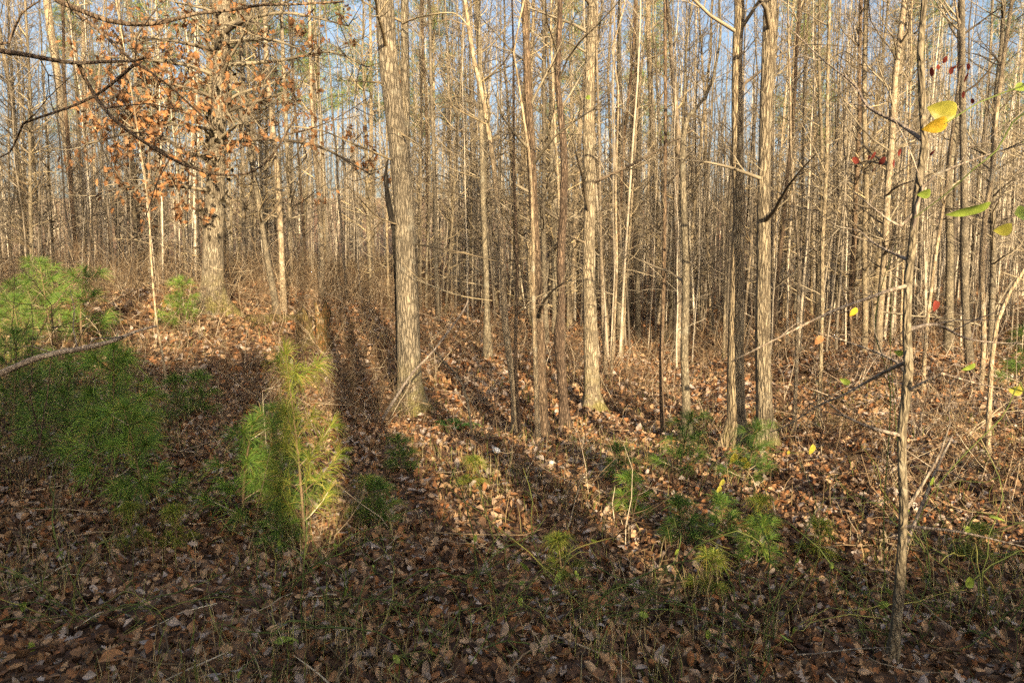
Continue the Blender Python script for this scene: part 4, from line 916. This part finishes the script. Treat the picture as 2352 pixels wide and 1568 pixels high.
def far_woods():
    m = MB(); rg = np.random.default_rng(9)
    def put(p, x, y, sc, q, ln):
        if x < -.28 * y and y > 30: sc *= .72
        a = rg.uniform(0, 6.28); c, s = math.cos(a), math.sin(a)
        V = np.concatenate(p.v) * np.array([q, q, sc]); lx, ly = rg.normal(0, ln, 2)
        W = np.stack([V[:, 0] * c - V[:, 1] * s + x + lx * V[:, 2], V[:, 0] * s + V[:, 1] * c + y + ly * V[:, 2], V[:, 2] + hz(x, y)], -1)
        base = m.n; m.v.append(W); m.f += [f + base for f in p.f]; m.n += len(W)
    for i in range(430):
        y = 44 + 86 * rg.random() ** 1.1; put(FARP[rg.integers(0, 8)], rg.uniform(-1, 1) * .8 * y, y, rg.uniform(.55, 1.0), rg.uniform(.8, 1.3), .04)
    for i in range(520):      # thin understorey stems standing among the trees
        y = 14 + 40 * rg.random(); x = rg.uniform(-1, 1) * .78 * y
        if y < 18 and -3.5 < x < 1.5: continue
        put(SAPP[rg.integers(0, 6)], x, y, rg.uniform(.6, 1.2), rg.uniform(.7, 1.3) * (1 + max(0, y - 25) * .02), .06)
    for i in range(900):      # crowded limbless poles
        y = 15 + 45 * rg.random() ** .9; x = (rg.uniform(-.1, 1) if rg.random() < .6 else rg.uniform(-1, 1)) * .78 * y
        if y < 18 and -3.5 < x < 1.5: continue
        put(POLE[rg.integers(0, 6)], x, y, rg.uniform(.5, 1.0), rg.uniform(.6, 1.25) * (1 + max(0, y - 25) * .015), .035)
    tag(link('far_woods', m.mesh('far_woods', M['fartrunk'])), 'distant bare woods and thin understorey stems seen between the nearer trunks', 'woods', kind='stuff')
def sap_proto(i, pole=False):
    tr, cr = proto_tree(700 + i, 10 + i * .8, .030, 16, 1.0, thick=1.5, lod=1, sides=6, k=12, wob=.018, first=.35) if pole else proto_tree(600 + i, 5.5 + i * .7, .016, 22, 1.2, thick=1.6, lod=1, sides=5, k=9, wob=.03, first=.08)
    m = MB()
    for s_ in (tr, cr):
        s_.flush(); V = np.concatenate(s_.v); base = m.n; m.v.append(V); m.f += [f + base for f in s_.f]; m.n += len(V)
    return m
SAPP = [sap_proto(i) for i in range(6)]; POLE = [sap_proto(i, True) for i in range(6)]
far_woods()
# tall pines with green crowns far behind
def proto_tallpine(seed):
    rg = np.random.default_rng(seed); Ht = 17; k = 10; tz = np.linspace(0, 1, k)
    P = np.stack([.2 * np.sin(tz * 3 + seed), .15 * np.cos(tz * 4), tz * Ht - .2], -1); tr = MB(); tr.tube(P, .14 * (1 - .8 * tz), 8)
    br = MB(); fo = MB(); pos = []
    for i in range(60):
        z = Ht * rg.uniform(.42, .98); a = rg.uniform(0, 6.28); L = 2.7 * (1.15 - z / Ht) ** .7 * rg.uniform(.5, 1.1) + .3
        b = wander(rg, (0, 0, z), (math.cos(a), math.sin(a), .3), L, 5, .12, .05); br.tube(b, [.03, .025, .02, .015, .01], 4)
        for q in range(9):
            c = b[rg.integers(2, 5)] + rg.normal(0, .22, 3)
            for s in range(26): pos.append(c + rg.normal(0, .13, 3))
    pos = np.array(pos); n = len(pos); d = rg.normal(0, 1, (n, 3)); d[:, 2] = abs(d[:, 2]); d /= np.linalg.norm(d, axis=1, keepdims=True)
    sd_ = np.cross(d, rg.normal(0, 1, (n, 3))); sd_ /= np.linalg.norm(sd_, axis=1, keepdims=True)
    fo.ribbons(np.stack([pos, pos + d * .12, pos + d * .24], 1), np.array([.016, .018, .006]), sd_)
    return tr.mesh('trunk', M['shag']), br.mesh('branches', M['twig']), fo.mesh('needles', M['crown'])
TP = [proto_tallpine(1), proto_tallpine(2)]
for i, (px, y, s, lab) in enumerate([(740, 34, .95, 'tall green pine high behind the gap between the two big oaks'), (860, 40, 1.1, 'tall green pine behind the forked oak, left side'), (600, 30, .85, 'tall green pine over the ivy clad oak, right side'), (1000, 44, 1.05, 'tall green pine behind the forked oak, right side'), (1310, 42, 1.0, 'tall green pine behind the burled tree'), (1830, 38, .95, 'tall green pine behind the shaggy pair'), (2080, 46, 1.15, 'tall green pine far behind the near sapling'), (380, 36, .9, 'tall green pine in the woods left of the ivy clad oak'), (210, 44, 1.0, 'tall green pine over the leaning cream trunk'), (520, 42, 1.05, 'tall green pine directly behind the ivy clad oak'), (1480, 50, 1.1, 'tall green pine behind the bright cream trunk'), (2300, 40, 1.0, 'tall green pine near the top right corner')]):
    x = (px - 1176) / F * y; t = empty('pine_tree', (x, y, hz(x, y)), i * 1.3); t.scale = (s, s, s); tag(t, lab, 'pine tree', 'tall pines rising behind the bare woods')
    for nm, me in zip(('trunk', 'branches', 'needles'), TP[i % 2]): link(nm, me, t)

# ------------------------------------------------------------------ trees and thicket behind the viewer: they throw the foreground shade
sn, cs = math.sin(SUN_A), math.cos(SUN_A)
def sunxy(c, q): return (c * cs - q * sn, c * sn + q * cs)     # c across the light, q along it
def lat(px, py):
    p = hit(px, py); return p.x * cs + p.y * sn
def proto_bush(seed):
    rg = np.random.default_rng(seed); st = MB(); lf = MB(); pos = []
    for i in range(34):
        a = rg.uniform(0, 6.28); p = wander(rg, (0, 0, -.05), (math.cos(a) * .3, math.sin(a) * .3, 1), rg.uniform(.8, 1.05), 6, .12); st.tube(p, [.010, .009, .008, .006, .004, .003], 4)
        for q in range(230): pos.append(p[rg.integers(0, 6)] + rg.normal(0, .13, 3) * np.array([1.2, 1.2, .7]))
    pos = np.array(pos); pos = pos[(pos[:, 2] > 0) & (pos[:, 2] < 1.02)]; leaves_at(lf, pos, rg, .09, .17, SIMPLE)
    return st.mesh('stems', M['brush']), lf.mesh('foliage', M['fern'])
BU = [proto_bush(1), proto_bush(2)]
def cast_proto(i):
    tr, cr = proto_tree(800 + i, 14, .05, 16, 1.7, wob=.004, first=.35); return tr.mesh('trunk', M['grey']), cr.mesh('crown', M['twig'])
CAST = [cast_proto(i) for i in range(3)]
QB = -6.0
def qedge(px, py):
    p = hit(px, py); return -p.x * sn + p.y * cs, lat(px, py)
CS = lat(588, 1060)
EDGE = sorted([(lat(x, y), qedge(x, y)[0]) for x, y in ((640, 1235), (900, 1270), (1100, 1320), (1400, 1290), (1700, 1330), (2000, 1340), (2330, 1330))])
prof = [(CS - .30 - .50 * i, 10.2 - .12 * i) for i in range(13)] + [(CS + .12 + .42 * i, None) for i in range(15)]
for i, (c, qe) in enumerate(prof):
    if qe is None: qe = float(np.interp(c, [a for a, b in EDGE], [b for a, b in EDGE])) + .25 * math.sin(i * 2.1) - (.75 if c > 1.2 else .3)
    x, y = sunxy(c, QB); h_ = (qe - QB) * math.tan(SUN_E) * 1.02; t = empty('evergreen_bush', (x, y, hz(x, y)), i * 1.9); t.scale = (.5, .5, h_)
    tag(t, 'evergreen bush of the thicket behind the viewer', 'bush', 'thicket behind the viewer'); link('stems', BU[i % 2][0], t); link('foliage', BU[i % 2][1], t)
# (lateral position, distance, trunk girth)
cast = [(lat(666, 1150), -8, 1.7), (lat(815, 1150), -8, 3.2), (lat(856, 960), -9, 3.0), (lat(1000, 1230), -10, 4.4), (lat(1235, 1180), -12, 5.5), (lat(1445, 1130), -9, 4.4), (lat(1640, 1130), -11, 4.0), (lat(1745, 1100), -10, 2.2), (lat(1920, 1150), -12, 2.6), (lat(2160, 1100), -13, 4.6), (lat(2290, 1100), -16, 3.4),
        (lat(625, 1150), -20, .8), (lat(1100, 1200), -22, 1.2), (lat(1550, 1130), -20, 1.0), (lat(1724, 1030), -16, .8), (lat(1335, 945), -14, 1.2)]  # extra thin unseen trees, added to soften streak edges and darken trunk sides
for i, (c, q, s) in enumerate(cast):
    x, y = sunxy(c, q); t = empty('bare_tree', (x, y, hz(x, y)), 0); t.scale = (s, s, 1.1); tag(t, 'unseen bare tree throwing shade from behind the viewer', 'tree', 'trees behind the viewer')
    link('trunk', CAST[i % 3][0], t); link('crown', CAST[i % 3][1], t).scale = (1 / s, 1 / s, 1)
for i, (x, y, s_) in enumerate([(-8, -1, .95), (7.8, 1.0, .8), (11, -6, .8), (-11, 4, .9), (-5.6, .6, .8), (-4.6, -2.6, .75)] + [sunxy(-34 + 3.4 * k, -52 - 4 * (k % 2)) + (1.0,) for k in range(21)] + [(-15 - 2 * (k % 2), -34 + 4.2 * k, .9) for k in range(9)] + [(22 + 2 * (k % 2), -30 + 4.2 * k, .9) for k in range(9)]):  # unseen pines, added to cut the sky fill on the foreground
    t = empty('pine_tree', (x, y, hz(x, y)), i * 1.7); t.scale = (s_, s_, s_); tag(t, 'unseen tall pine added beside or behind the viewer to block sky light', 'pine tree', 'unseen pines added around the viewer')
    for nm, me in zip(('trunk', 'branches', 'needles'), TP[i % 2]): link(nm, me, t)
print('objects', len(bpy.data.objects))
